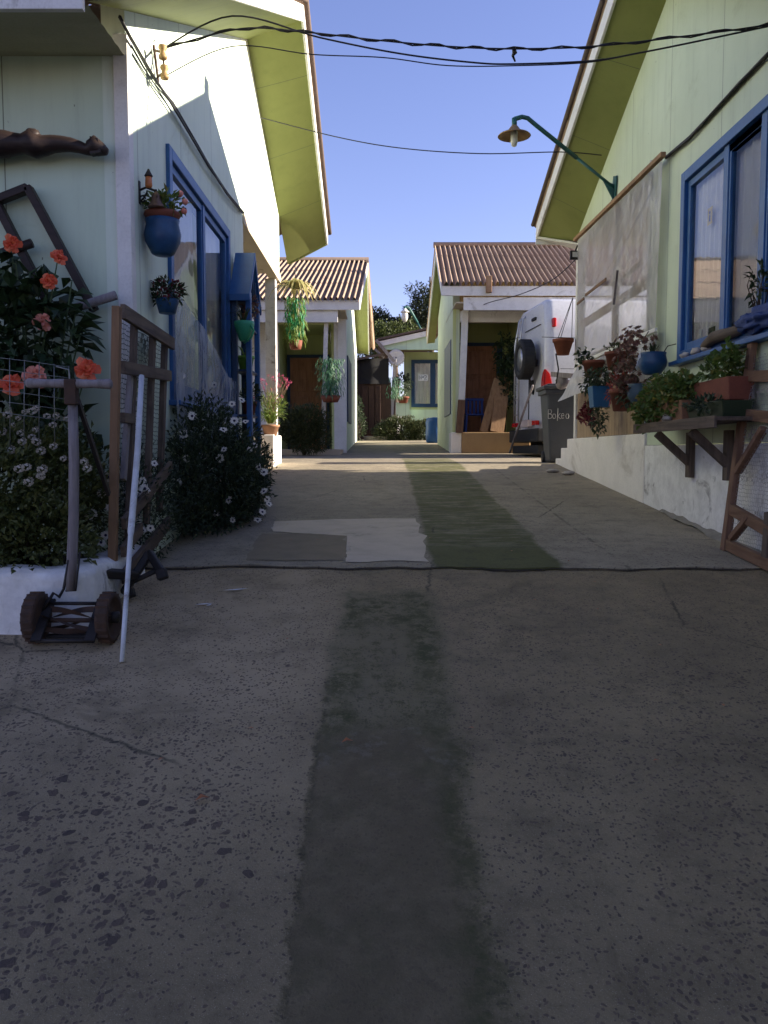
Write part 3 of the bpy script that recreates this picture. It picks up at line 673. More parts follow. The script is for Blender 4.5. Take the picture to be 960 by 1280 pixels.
m = MB(); m.box((BX + .025, 18.46, 1.45), (BX - .17, 18.55, 4.6)); part('corner_board', m, 'white', fl, .005)
m = MB(); m.prism([B1, BO1, BO2, B2], (0, 0, .03)); m.prism([B2, BO2, BO3, B3], (0, 0, .03)); part('soffit', m, 'soffit', fl)
m = MB(); band(m, BO1, BO2, .16, .18, (.03, 0, 0)); band(m, BO2, BO3, .16, .18, (.03, 0, 0)); part('barge_board', m, 'white', fl)
m = MB(); m.box((-.50, 17.27, 4.40), (BD, 17.31, 4.60)); m.box((-.95, 17.33, 4.16), (BD, 17.42, 4.40)); part('fascia', m, 'white', fl, .005)
m = MB(); m.box((-.8, 17.35, 4.40), (BD, 18.5, 4.43)); part('porch_ceiling', m, 'ceil', fl)
m = MB(); corr(m, BO1 + V((.03, -.08, .17)), V((BD, 17.2, 4.6)), V((BD, 22.3, 6.50)), BO2 + V((.03, 0, .2)), .118, .046, 3); corr(m, BO3 + V((.22, .1, .17)), V((BD, 26.7, 4.8)), V((BD, 22.3, 6.50)), BO2 + V((.05, 0, .2)), .118, .046, 3); part('roof', m, 'tile', fl)
m = MB(); m.tube([BO2 + V((.05, 0, .24)), V((BD, 22.3, 6.55))], .07, 8); part('ridge_tile', m, 'tiledark', fl)
m = MB(); m.beam(at(403.5, 556, 17.5), at(408, 396, 17.5), .085, .085); part('porch_post', m, 'whitepost', fl, .006)
m = MB(); m.box((-.9, 17.3, 1.3), (-5, 18.6, 1.56)); part('porch_floor', m, 'concrete_pale', fl, .01)
m = MB(); m.box((-2.25, 20.15, 1.57), (-1.38, 20.2, 3.75)); d = part('door', m, 'door', fl)
m = MB(); [m.box((-2.18 + .42 * i, 20.13, 1.7 + .62 * j), (-1.84 + .42 * i, 20.16, 2.2 + .62 * j)) for i in range(2) for j in range(3)]; part('panel', m, 'door', d, .01)
m = MB(); m.box((-2.32, 20.1, 1.57), (-2.25, 20.2, 3.82)); m.box((-1.38, 20.1, 1.57), (-1.31, 20.2, 3.82)); m.box((-2.25, 20.1, 3.75), (-1.38, 20.2, 3.82)); part('door_frame', m, 'bluedark', d)
m = MB(); m.box((BX + .03, 19.2, 2.2), (BX - .1, 21.2, 3.7)); part('window', m, 'bluedark', fl)

# ---------- far right house
fr = thing('green_house', 'green house beyond the white van, with an ochre porch and brown roof', 'house', (1.5, 18.4, gz(18.4)))
CX = 1.5; C1, C2, C3 = V((CX, 17.7, 4.80)), V((CX, 20.6, 6.23)), V((CX, 24.9, 4.72)); CO1, CO2, CO3 = V((1.22, 17.6, 4.78)), V((1.28, 20.6, 6.27)), V((1.29, 24.9, 4.70)); CD = 9.5
m = MB(); m.prism([(CX, y, z) for y, z in [(18.4, 1.4), (23.4, 1.6), (23.4, 5.2), (20.6, 6.2), (18.4, 5.1)]], (.15, 0, 0)); part('wall', m, 'lime', fr)
m = MB(); m.box((CX + .004, 18.38, 1.92), (1.57, 18.5, 4.6)); m.box((1.60, 20.4, 1.9), (3.1, 20.5, 4.7)); m.box((3.0, 18.9, 1.9), (3.1, 20.4, 4.7)); m.box((3.1, 18.9, 1.4), (CD, 19.0, 4.8)); m.box((1.56, 18.6, 1.9), (1.60, 20.4, 4.7)); part('porch_wall', m, 'lime_front', fr)
m = MB(); m.box((CX - .03, 18.3, 1.38), (1.70, 18.9, 1.93)); part('plinth', m, 'plinth', fr, .02)
m = MB(); m.box((1.70, 18.25, 1.38), (3.2, 20.4, 1.93)); part('porch_floor', m, 'ochre', fr, .02)
m = MB(); m.prism([C1, CO1, CO2, C2], (0, 0, .03)); m.prism([C2, CO2, CO3, C3], (0, 0, .03)); part('soffit', m, 'soffit', fr)
m = MB(); band(m, CO1, CO2, .16, .18, (-.03, 0, 0)); band(m, CO2, CO3, .16, .18, (-.03, 0, 0)); part('barge_board', m, 'white', fr)
m = MB(); m.box((1.20, 17.56, 4.74), (CD, 17.60, 4.94)); m.box((1.66, 17.62, 4.45), (CD, 17.66, 4.72)); m.box((1.66, 18.36, 4.32), (3.05, 18.46, 4.56)); part('fascia', m, 'white', fr, .005)
m = MB(); m.box((1.5, 17.66, 4.60), (CD, 20.4, 4.63)); part('porch_ceiling', m, 'ceil', fr)
m = MB(); corr(m, CO1 + V((-.05, -.1, .18)), V((CD, 17.5, 4.96)), V((CD, 20.6, 6.47)), CO2 + V((-.05, 0, .2)), .118, .046, 3); corr(m, CO3 + V((-.05, .1, .17)), V((CD, 25, 4.87)), V((CD, 20.6, 6.47)), CO2 + V((-.05, 0, .2)), .118, .046, 3); part('roof', m, 'tile', fr)
m = MB(); m.tube([CO2 + V((-.08, 0, .24)), V((CD, 20.6, 6.51))], .07, 8); part('ridge_tile', m, 'tile', fr)
m = MB(); a = at(581.5, 388, 18.3); b = at(577, 500, 18.3); m.beam(b, a, .14, .14); pp = part('porch_post', m, 'white', fr, .008)
m = MB(); m.box((2.92, 18.34, 1.935), (3.04, 18.355, 4.318)); part('porch_post', m, 'white', fr, .004)
m = MB(); c2 = at(574, 541, 18.3); m.beam(c2 - V((0, 0, .0)), b - V((0, 0, .004)), .145, .145); part('post_foot', m, 'brownwood', pp)
m = MB(); m.box((1.84, 20.34, 1.935), (2.72, 20.39, 4.05)); d = part('door', m, 'door', fr)
m = MB(); [m.box((1.91 + .4 * i, 20.31, 2.05 + .66 * j), (2.24 + .4 * i, 20.35, 2.60 + .66 * j)) for i in range(2) for j in range(3)]; part('panel', m, 'door', d, .012)
m = MB(); m.box((1.70, 20.3, 1.935), (1.838, 20.39, 4.13)); m.box((2.722, 20.3, 1.935), (2.86, 20.39, 4.13)); m.box((1.838, 20.3, 4.052), (2.722, 20.39, 4.13)); part('door_frame', m, 'bluedark', d)
m = MB(); m.box((CX - .02, 18.75, 2.35), (CX + .1, 20.6, 4.0)); part('window', m, 'bluedark', fr)
m = MB(); m.beam(at(611, 366, 17.5), at(611, 345, 17.5), .12, .1); part('eave_block', m, 'plank', fr, .01)

# ---------- end house across the yard
eh = thing('green_house', 'low aqua house closing the yard behind the round bushes', 'house', (1, 29.5, gz(29.5)))
EY = 29.5
q = lambda x, y, Y=EY: at(x, y, Y)
m = MB(); m.prism([q(505, 440), q(620, 440), q(620, 556), q(505, 556)], (0, .2, 0)); part('wall', m, 'end', eh)
m = MB(); m.prism([q(503, 512, EY - .03), q(620, 512, EY - .03), q(620, 556, EY - .03), q(503, 556, EY - .03)], (0, .028, 0)); part('dado', m, 'aqua_front', eh)
m = MB(); m.prism([q(479, 437, 28.4), q(479, 431, 28.4), q(560, 413, 28.4), q(640, 431, 28.4), q(640, 437, 28.4)], (0, .12, 0)); part('gable', m, 'aqua_front', eh)
m = MB(); m.beam(q(474, 430, 28.3), q(560, 411, 28.3), .05, .17); m.beam(q(560, 411, 28.3), q(646, 430, 28.3), .05, .17); part('barge_board', m, 'white', eh)
m = MB(); a, b, c = q(472, 425, 28.2), q(560, 406, 28.2), q(648, 425, 28.2); k = V((0, 7, .0))
m.prism([a, b, b + k, a + k], (0, 0, .06)); m.prism([b, c, c + k, b + k], (0, 0, .06)); part('roof', m, 'tiledark', eh)
m = MB(); m.prism([q(482, 438, 28.5), q(620, 438, 28.5), q(620, 438, EY), q(482, 438, EY)], (0, 0, .04)); part('porch_ceiling', m, 'soffit', eh)
def flat_window(root, x0, y0, x1, y1, Y, sp):
    m = MB(); 
    a, b = q(x0, y1, Y), q(x1, y0, Y); t = .12
    m.box((a.x, Y - .05, a.z), (a.x + t, Y + .05, b.z)); m.box((b.x - t, Y - .05, a.z), (b.x, Y + .05, b.z)); m.box((a.x + t, Y - .05, b.z - t), (b.x - t, Y + .05, b.z)); m.box((a.x + t, Y - .05, a.z), (b.x - t, Y + .05, a.z + t))
    for s in sp: m.box((q(s, y0, Y).x - .09, Y - .048, a.z + t), (q(s, y0, Y).x + .09, Y + .048, b.z - t))
    w = part('window', m, 'bluedark', root)
    g = MB(); g.box((a.x + t * .5, Y - .012, a.z + t * .5), (b.x - t * .5, Y - .006, b.z - t * .5)); part('pane', g, 'glass', w)
    cu = MB(); cu.smooth = True; cu.grid(lambda u, v: (a.x + .05 + (b.x - a.x - .1) * u, Y - .0 + .012 * math.sin(u * 60), a.z + .05 + (b.z - a.z - .1) * v), 90, 3); part('curtain', cu, 'curtain', w)
    return w
ew = flat_window(eh, 514, 450, 572, 509, EY - .07, [541])
s0 = q(522.5, 476, EY - .10); s1 = q(535, 468, EY - .10)
m = MB(); m.box((s0.x, EY - .1, s0.z), (s1.x, EY - .092, s1.z)); sg = part('notice', m, 'paper', ew)
def strokes(mb, origin, ux, uz, lines, sx, sz, r):
    for ln in lines:
        mb.tube([V(origin) + V(ux) * (x * sx) + V(uz) * (z * sz) for x, z in ln], r, 5)
GLY = {'N': [[(0, 0), (0, 1), (.6, 0), (.6, 1)]], 'o': [[(.1, 0), (0, .25), (.1, .5), (.35, .5), (.45, .25), (.35, 0), (.1, 0)]],
       '2': [[(0, .8), (.12, 1), (.42, 1), (.55, .8), (.5, .6), (0, 0), (.6, 0)]],
       'B': [[(0, 0), (0, 1), (.4, .95), (.48, .75), (.38, .55), (.05, .52)], [(.05, .52), (.5, .42), (.55, .2), (.4, .02), (0, 0)]],
       'k': [[(.05, 1.15), (0, -.25)], [(.42, .6), (.04, .25), (.45, -.05)]], 'e': [[(.05, .28), (.42, .32), (.38, .52), (.15, .55), (.02, .3), (.12, .02), (.42, .06)]]}
m = MB(); W_ = (s1.x - s0.x); H_ = s1.z - s0.z
for ch, x, z, s in (('N', .12, .2, .62), ('o', .46, .5, .34), ('2', .62, .2, .62)):
    strokes(m, (s0.x + W_ * x, EY - .104, s0.z + H_ * z), (1, 0, 0), (0, 0, 1), GLY[ch], W_ * .42 * (s / .62 if ch == 'o' else 1), H_ * s, .010)
part('lettering', m, 'ink', sg)
m = MB(); m.beam(q(489.5, 525, 28.6), q(494.5, 438, 28.6), .1, .1); part('porch_post', m, 'whitepost', eh)
m = MB(); m.prism([q(495, 503, 28.9), q(512, 503, 28.9), q(512, 520, 28.9), q(495, 520, 28.9)], (0, .5, 0)); part('flower_ledge', m, 'aqua_front', eh)

# ---------- dark shed between the far houses
sd = thing('shed', 'dark brown wooden shed door under black shade cloth between the houses', 'shed', (-.7, 28, gz(28)))
m = MB(); m.prism([q(437, 478, 28), q(489, 478, 28), q(489, 552, 28), q(437, 552, 28)], (0, .1, 0)); part('plank_wall', m, 'doordark', sd)
m = MB(); [m.box((q(453 + 8 * i, 545, 27.94).x, 27.94, q(455, 542, 28).z), (q(460 + 8 * i, 545, 27.94).x, 27.995, q(455, 482, 28).z)) for i in range(3)]; part('door', m, 'doordark', sd, .01)
m = MB(); m.smooth = True; a, b = q(437, 480, 27.9), q(486, 448, 27.9)
m.grid(lambda u, v: (a.x + (b.x - a.x) * u, 27.9 + .05 * math.sin(u * 9) + .03 * math.sin(v * 7), a.z + (b.z - a.z) * v), 30, 10); part('shade_cloth', m, 'blacknet', sd)
m = MB(); m.prism([q(438, 452, 27.7), q(480, 444, 27.7), q(480, 444, 29.5), q(438, 452, 29.5)], (0, 0, .08)); part('roof', m, 'tiledark', sd)
m = MB(); m.beam(q(470, 425, 27.6), q(493, 452, 27.6), .06, .1); m.beam(q(462, 430, 27.8), q(480, 447, 27.8), .05, .08); part('rafter', m, 'greywood', sd)
m = MB(); m.box((-.65, 26.9, gz(27)), (.1, 27.6, gz(27) + .14)); solo('door_step', m, 'kerb', 'pale cement step at the dark shed door', 'step', bevel=.02)

# ---------- neighbour house beside the camera: its shade covers the ramp
nh = thing('neighbour_house', 'green house beside the foot of the ramp, casting the shade there', 'house', (5, -3, gz(-3)))
m = MB(); m.prism([(3.1, y, z) for y, z in [(-8, -1.2), (4.52, -.1), (4.52, 3.9), (-2, 4.7), (-8, 3.0)]], (.2, 0, 0)); m.box((3.3, 4.3, -.2), (10, 4.5, 3.75)); part('wall', m, 'lime', nh)
m = MB(); m.prism([(2.5, 4.0, 3.85), (2.5, -2, 4.85), (10, -2, 4.85), (10, 4.0, 3.85)], (0, 0, .12)); m.prism([(2.5, -8.6, 2.9), (2.5, -2, 4.85), (10, -2, 4.85), (10, -8.6, 2.9)], (0, 0, .12)); part('roof', m, 'tiledark', nh)
#PART2
# ================================================================== LEFT SIDE
# ---- raised bed with its shrubs
bed = thing('planter_bed', 'low whitewashed raised bed at the foot of the left house', 'raised bed', (-1.6, 4.3, gz(4.3)))
m = MB(); m.smooth = False
path = [(-4.0, 4.26), (-2.6, 4.24), (-1.72, 4.25), (-1.60, 4.29), (-1.545, 4.40), (-1.55, 4.8), (-1.56, 5.38)]
inn = [(-4.0, 4.42), (-2.6, 4.40), (-1.80, 4.41), (-1.73, 4.44), (-1.70, 4.50), (-1.70, 4.8), (-1.70, 5.38)]
def along(P, t):
    t *= len(P) - 1; i = min(int(t), len(P) - 2); f = t - i
    return V((P[i][0] + (P[i + 1][0] - P[i][0]) * f, P[i][1] + (P[i + 1][1] - P[i][1]) * f, 0))
def bedw(u, v):
    o, i_ = along(path, u), along(inn, u); k = noise.noise(V((o.x * 4, o.y * 4, v * 3))) * .014; top = .90 + .025 * noise.noise(o * 3)
    if v < .55: p_ = o + (o - i_) * (.10 * (.55 - v)); z = gz(o.y) - .05 + (top - .03 - gz(o.y) + .05) * v / .55
    elif v < .7: p_ = o.lerp(i_, (v - .55) / .15 * .3); z = top - .03 + .03 * (v - .55) / .15
    elif v < .9: p_ = o.lerp(i_, .3 + .7 * (v - .7) / .2); z = top
    else: p_ = i_; z = top - .3 * (v - .9) / .1
    return (p_.x + k, p_.y + k, z)
m.smooth = True; m.grid(bedw, 60, 20); m.smooth = False
part('wall', m, 'plaster', bed)
m = MB(); m.add([(-4, 4.36, .84), (-1.7, 4.36, .84), (-1.7, 5.38, .84), (-4, 5.38, .84)], [(0, 1, 2, 3)]); part('soil', m, 'soil', bed)

def cluster_flower(seed):
    random.seed(seed); m = MB()
    for i in range(18):
        d = rdir(); d.z = abs(d.z) * .7; p = d * .024
        for k in range(4):
            a = 2 * PI * k / 4 + i; s = V((math.cos(a), math.sin(a), .2)); m.leaf(p, (s + d * .5), d, .011, .009)
    return m
def scatter(parent, name, mb, mats, spots, axisup=.5, label=None, s0=1.0):
    """countable flower heads: one mesh, a copy per head"""
    o0 = None
    for i, (p, d) in enumerate(spots):
        rot = V(d).to_track_quat('Z', 'Y').to_euler(); s = s0 * rnd(.66, 1.2)
        if o0 is None:
            o0 = finish(name, mb, mats, (0, 0, 0), parent); o0.location = V(p) - ORG[parent.name]; o0.rotation_euler = rot; o0.scale = (s,) * 3
        else: place_copy(o0, parent, p, rot, s)
def camdir(p): return (V((0, 0, CAMH)) - V(p)).normalized()

random.seed(11)
sh = thing('flowering_shrub', 'olive shrub with small white blossom clusters in the whitewashed bed', 'shrub', (-2.1, 4.85, .84))
m = MB(); foliage(m, [((-2.2, 4.8, 1.25), (.60, .46, .46)), ((-1.90, 4.48, 1.02), (.34, .26, .26)), ((-2.4, 4.45, 1.08), (.45, .34, .34)), ((-1.86, 4.95, 1.35), (.24, .3, .30)), ((-2.1, 4.42, 1.32), (.34, .2, .26))], 11000, .046, .026, .5, .5)
part('foliage', m, 'leafshrub', sh)
m = MB(); stems(m, (-2.15, 4.85, .8), [(-2.15 + rnd(-.5, .5), 4.8 + rnd(-.3, .3), 1.1 + rnd(0, .4)) for _ in range(16)], .012, .004); part('stem', m, 'bark', sh)
sp = []
for px, py in ((8, 520), (14, 530), (22, 523), (32, 514), (40, 516), (47, 511), (28, 540), (45, 538), (58, 519), (70, 518), (82, 524), (64, 533), (40, 548), (46, 552), (27, 553), (15, 563), (52, 562), (55, 588), (50, 594), (48, 597), (35, 583), (24, 586), (39, 601), (103, 578), (107, 586), (80, 572), (5, 541), (68, 560)):
    y = 4.42 + .1 * ((py - 515) / 90 < .4) * 2 - .2 * (py > 565); p = at(px + rnd(-3, 3), py + rnd(-2, 2), y); sp.append((p, camdir(p) + V((0, 0, .8)) + rdir() * .3))
scatter(sh, 'blossom', cluster_flower(3), 'cluster', sp, s0=.75)

# ---- hibiscus
random.seed(12)
hb = thing('hibiscus_bush', 'tall hibiscus with large orange blooms against the front wall of the left house', 'shrub', (-2.2, 5.15, .84))
m = MB(); foliage(m, [((-2.38, 5.12, 2.15), (.36, .2, .46)), ((-2.12, 5.12, 2.2), (.30, .18, .30)), ((-2.45, 5.12, 1.75), (.42, .2, .35)), ((-2.05, 5.15, 2.42), (.16, .14, .16)), ((-2.42, 5.1, 2.62), (.2, .12, .14)), ((-2.0, 5.12, 1.68), (.2, .15, .14))], 1000, .145, .075, .15, .35, .3, .25)
part('foliage', m, 'leafdark', hb)
m = MB(); tips = [at(px, py, 5.1) for px, py in ((15, 310), (72, 325), (61, 352), (20, 330), (90, 350), (95, 390), (60, 400), (30, 380), (108, 465), (15, 480), (100, 420))]; stems(m, (-2.25, 5.15, .85), tips, .014, .004, 6, .08); part('stem', m, 'stem', hb)
def hibiscus(seed):
    random.seed(seed); m = MB(); m.smooth = False
    for lay, (k, L, W, tilt) in enumerate(((6, .075, .062, .25), (6, .06, .05, .75), (6, .042, .04, 1.3))):
        for i in range(k):
            a = 2 * PI * i / k + lay * .5 + rnd(-.15, .15); d = V((math.cos(a), math.sin(a), tilt * rnd(.6, 1.3))).normalized(); up = V((-d.x * d.z, -d.y * d.z, 1)); s = d.cross(V((0, 0, 1))).normalized()
            l = L * rnd(.85, 1.15); ru = [rnd(-.01, .01) for _ in range(6)]
            vs = [V((0, 0, 0)), d * l * .5 - s * W * .5 + V((0, 0, ru[0])), d * l * .5 + V((0, 0, .008)), d * l * .5 + s * W * .5 + V((0, 0, ru[1])), d * l * .95 - s * W * .42 + V((0, 0, ru[2] - .01)), d * l * 1.06 + V((0, 0, ru[3])), d * l * .95 + s * W * .42 + V((0, 0, ru[4] - .01))]
            m.add(vs, [(0, 2, 1), (0, 3, 2), (1, 2, 5, 4), (2, 3, 6, 5)])
    return m
sp = [(at(px, py, 4.98 - (.5 if py > 440 else 0)), None) for px, py in ((15, 305), (73, 322), (61, 352), (108, 463), (14, 482))]
sp = [(p, camdir(p) * .8 + V((rnd(-.3, .5), 0, rnd(.1, .6)))) for p, _ in sp]
for k_ in range(3): scatter(hb, 'bloom', hibiscus(5 + 7 * k_), 'hib', sp[k_::3], s0=.9)
sp = [(at(53, 402, 4.95), None), (at(44, 470, 4.7), None)]
scatter(hb, 'bloom', hibiscus(8), 'hibpink', [(p, camdir(p) + V((0, 0, -.3))) for p, _ in sp], s0=.75)

# ---- wire mesh in front of the hibiscus
m = MB()
for i in range(6):
    z0 = 450 + i * 13.5; m.tube([at(-30, z0 - 6, 4.36), at(30, z0 + 1 + rnd(-1, 1), 4.36), at(86, z0 + 9, 4.36)], .0022, 4)
for j in range(7):
    x = -25 + j * 18.5; m.tube([at(x, 446 + (x * .13), 4.362), at(x + rnd(-1, 1), 560, 4.362)], .0022, 4)
m.tube([at(70, 458, 4.36), at(86, 462, 4.36), at(87, 470, 4.36), at(88, 640, 4.36)], .004, 5)
solo('wire_mesh', m, 'wiregrey', 'square wire mesh standing behind the mower grip in front of the hibiscus', 'fence')

# ---- things on the front wall
m = MB(); FW = 5.44
pts = [at(px, py, FW - .05) for px, py in ((-150, 168), (-70, 184), (-8, 181), (6, 180), (18, 180), (29, 180), (39, 178), (48, 183), (56, 182), (66, 180), (77, 180), (88, 181), (100, 184), (108, 187), (113, 186), (118, 182), (126, 187), (134, 190))]
rr = [.05, .09, .085, .085, .07, .062, .085, .075, .062, .055, .05, .045, .038, .034, .05, .062, .045, .022]
m.tube(pts, rr, 14)
m.blob(at(40, 171, FW - .07), (.055, .045, .05), 12, 8, 2)
m.prism([at(112, 170, FW - .09), at(122, 173, FW - .09), at(126, 190, FW - .09), at(112, 192, FW - .09)], (0, .06, 0))
yk = solo('wooden_yoke', m, 'darkwood', 'dark carved wooden ox yoke hung high on the front wall', 'wall ornament')
rf = thing('wooden_rack', 'tilted dark wooden frame hung on the front wall behind the hibiscus', 'frame', at(40, 320, FW))
w_ = .085
for nm, a, b in (('rail', (35, 234), (118, 388)), ('rail', (-5, 252), (60, 378)), ('end_bar', (-12, 254), (36, 235))):
    m = MB(); m.beam(at(*a, FW - .01), at(*b, FW - .01), .05, .07, (0, 1, 0)); part(nm, m, 'darkwood', rf, .006)
for a, b in (((-40, 330), (40, 304)), ((40, 402), (145, 369))):
    m = MB(); m.tube([at(*a, FW - .05), at(*b, FW - .05)], [.026, .03], 10); part('cross_bar', m, 'greywood' if a[0] > 0 else 'darkwood', rf)

# ---- insulators and wires on the gable
ins = thing('insulator_rack', 'iron rack with two porcelain insulators under the left gable', 'insulator rack', on_x(196, 88, XL))
b0 = on_x(192, 56, XL + .02); b1 = on_x(198, 103, XL + .02)
m = MB(); m.beam(b1, b0, .03, .012, (1, 0, 0)); a0 = on_x(203, 60, XL + .12); a1 = on_x(206, 95, XL + .12); m.tube([a1, a0], .008, 6)
for z in (.15, .85):
    p = b1.lerp(b0, z); m.tube([p, a1.lerp(a0, z)], .009, 6)
part('bracket', m, 'rust', ins)
for f in (.14, .86):
    m = MB(); c = a1.lerp(a0, f); m.lathe([(.012, -.05), (.028, -.046), (.031, -.028), (.02, -.012), (.02, .008), (.031, .024), (.028, .042), (.012, .048)], c, n=14); part('insulator', m, 'brass', ins)

def hang(a, b, sag, n=14, wig=0):
    a, b = V(a), V(b); out = []
    for i in range(n + 1):
        t = i / n; p = a.lerp(b, t); p.z -= sag * 4 * t * (1 - t); p += V((0, rnd(-wig, wig), rnd(-wig, wig))); out.append(p)
    return out
random.seed(5)
def cable(label, runs, r=.009, group='cables strung between the two front houses'):
    m = MB()
    for pts in runs: m.tube(pts, r, 6)
    return solo('overhead_cable', m, 'wire', label, 'cable', group)
A = on_x(205, 62, XL + .1); A2 = on_x(207, 95, XL + .1)
K1 = at(372, 36, 6.2); K2 = at(395, 46, 6.2); R1 = on_x(1010, 14, XR - .15); R2 = on_x(870, 51, XR - .15)
def through(pix, n=8):
    P = [at(*p) for p in pix]; out = []
    for i in range(len(P) - 1):
        p0, p1, p2, p3 = P[max(i - 1, 0)], P[i], P[i + 1], P[min(i + 2, len(P) - 1)]
        for k in range(n):
            t = k / n; out.append(.5 * ((2 * p1) + (p2 - p0) * t + (2 * p0 - 5 * p1 + 4 * p2 - p3) * t * t + (3 * p1 - p0 - 3 * p2 + p3) * t ** 3))
    return out + [P[-1]]
m1 = through([(203, 61, 6.25), (300, 36, 6.2), (380, 40, 6.1), (470, 50, 6.05), (560, 58, 6.0), (642, 61, 6.0), (740, 58, 6.0), (850, 46, 6.0), (960, 31, 5.9), (1060, 12, 5.7)])
m2 = [p + V((0, 0, .012 * math.sin(i * 1.3))) + V((0, .012 * math.cos(i * 1.3), 0)) for i, p in enumerate(m1)]
cable('thick twisted black cable, topmost over the driveway', [m1, m2], .0055)
cable('second black cable sagging just below the twisted one', [through([(203, 61, 6.3), (290, 20, 6.2), (400, 47, 6.15), (500, 67, 6.1), (590, 78, 6.1), (642, 80, 6.1), (740, 76, 6.05), (800, 66, 6.0), (870, 52, 6.0), (960, 33, 5.95)])], .006)
cable('thin black wire running in the lowest sag of the cable bundle', [through([(206, 95, 6.4), (290, 58, 6.3), (390, 68, 6.2), (480, 72, 6.15), (560, 82, 6.1), (650, 82, 6.1), (735, 78, 6.1), (790, 68, 6.05)])], .004)
m = MB(); m.tube([at(642, 60, 6.03), at(643.5, 66, 6.03), at(641, 70, 6.05), at(644, 77, 6.07)], [.012, .018, .010, .006], 6); solo('cable_clamp', m, 'wire', 'small dark clamp dangling from the topmost cable', 'clamp')
cable('lone thin wire crossing the sky below the cable bundle', [through([(326, 147, 11), (420, 171, 10.6), (500, 185, 10.3), (600, 192, 10), (700, 190, 10), (752, 194, 10)])], .006)
cable('thin cable slung from the right gable to the porch of the far right house', [through([(722, 322, 12.1), (690, 350, 14), (650, 368, 16), (612, 378, 17.4), (586, 389, 18.1)])], .008)
m = MB(); [m.tube([on_x(768, 243, XR - .01), on_x(x, y, XR - .01)], .003, 4) for x, y in ((752, 286), (742, 296), (747, 290))]; solo('lamp_wire', m, 'wire', 'three thin wires running down the wall from the teal lamp arm', 'wire')
m = MB()
for k in range(4):
    m.tube([on_x(px + rnd(-1.5, 1.5), py + rnd(-1.5, 1.5), XL + .015 + .012 * k) for px, py in ((150, 20), (163, 48), (182, 82), (197, 104), (215, 128), (240, 172), (262, 208), (285, 242), (304, 266))], .008, 5)
solo('wall_cable', m, 'wire', 'tangled cable bundle running diagonally down the left gable wall', 'cable')
m = MB()
for k in range(3):
    m.tube([on_x(px + rnd(-1, 1), py + rnd(-1, 1), XR - .012 - .012 * k) for px, py in ((1010, 20), (960, 68), (925, 102), (890, 142), (862, 172), (833, 197))], .011, 5)
solo('wall_cable', m, 'wire', 'dark cable bundle running up the right wall above the wide window', 'cable')

# ---- bell lamp, pots by the left window
bl = thing('bell_bracket', 'scrolled iron bracket with a small bell and amber lantern by the left window', 'bell', on_x(176, 240, XL))
o = on_x(174, 238, XL + .0); e = at(196, 238, o.y - .02)
m = MB(); m.tube([o, o.lerp(e, .4) + V((0, 0, .02)), e.lerp(o, .15) + V((0, 0, .0)), e], .008, 6)
m.tube([o + V((0.01, 0, -.07)), o + V((.03, 0, -.05)), o + V((.05, 0, -.02)), o + V((.055, 0, .0))], .006, 6)
m.tube([o + V((.022 + .02 * math.cos(t * .6), 0, -.055 + .02 * math.sin(t * .6))) for t in range(11)], .005, 6)
m.beam(o + V((.003, 0, -.09)), o + V((.003, 0, .06)), .03, .008, (1, 0, 0)); part('bracket', m, 'dark', bl)
m = MB(); c = o.lerp(e, .55); m.lathe([(.016, .015), (.024, .03), (.022, .085), (.016, .09)], c, n=12); part('lantern', m, 'amber', bl)
m = MB(); m.lathe([(.026, 0), (.028, .006), (.012, .035), (.006, .05), (.001, .052)], c + V((0, 0, .09)), n=12); part('lantern_cap', m, 'dark', bl)
m = MB(); m.lathe([(.058, -.115), (.053, -.105), (.036, -.075), (.03, -.04), (.022, -.02), (.006, -.012), (.004, .0)], e + V((-.005, 0, 0)), n=20); part('bell', m, 'bronze', bl)

def pot(name, label, group, c, r, h, mat, rim=True, taper=.72, soil=True, shape='cone', cat='flower pot'):
    """pot whose rim centre is c"""
    c = V(c); t = thing(name, label, cat, c - V((0, 0, h)), group)
    m = MB()
    if shape == 'cone':
        pr = [(r * taper * .9, -h), (r * taper, -h), (r * .97, -h * .2), (r * 1.0, -h * .2)] if rim else [(r * taper * .9, -h), (r * taper, -h)]
        pr += [(r * (1.06 if rim else 1), -h * .19), (r * (1.08 if rim else 1), 0), (r * .94, 0), (r * .9, -h * .12), (.001, -h * .13)]
    else: pr = [(r * .45, -h), (r * .62, -h * .95), (r * .95, -h * .62), (r, -h * .4), (r * .88, -h * .12), (r * .93, 0), (r * .82, 0), (r * .8, -h * .1), (.001, -h * .11)]
    m.lathe(pr, c, n=22); part('pot', m, mat, t)
    return t
POT = 'flower pots hung along the house walls'
random.seed(21)
c = on_x(203, 275, -1.52); t = pot('flower_pot', 'round blue pot with a terracotta collar by the bell, left window', POT, c, .125, .24, 'bluepot', shape='round')
m = MB(); m.lathe([(.09, -.01), (.125, .03), (.118, .05), (.085, .05), (.08, .03), (.001, .03)], c, n=20); part('collar', m, 'terra', t)
m = MB(); foliage(m, [(c + V((.02, 0, .10)), (.13, .1, .07))], 170, .06, .03, .5, .2); part('plant', m, 'leafgeran', t)
m = MB(); [m.blob(c + V(p), .022, 7, 5, i) for i, p in enumerate(((.13, -.02, .17), (.15, 0, .06), (.16, -.01, .12)))]; part('bloom', m, 'hibpink', t)
m = MB(); m.tube([c + V((-.13, .05, .0)), V((XL, c.y + .05, c.z + .05))], .006, 5); part('hook', m, 'dark', t)
c = on_x(209, 374, -1.54); t = pot('flower_pot', 'small blue wall pot with dark red blossom below the round blue pot', POT, c, .08, .10, 'bluepot', rim=False)
m = MB(); foliage(m, [(c + V((0, 0, .05)), (.125, .1, .085))], 260, .045, .024, .2, .3); part('plant', m, 'leafdark', t)
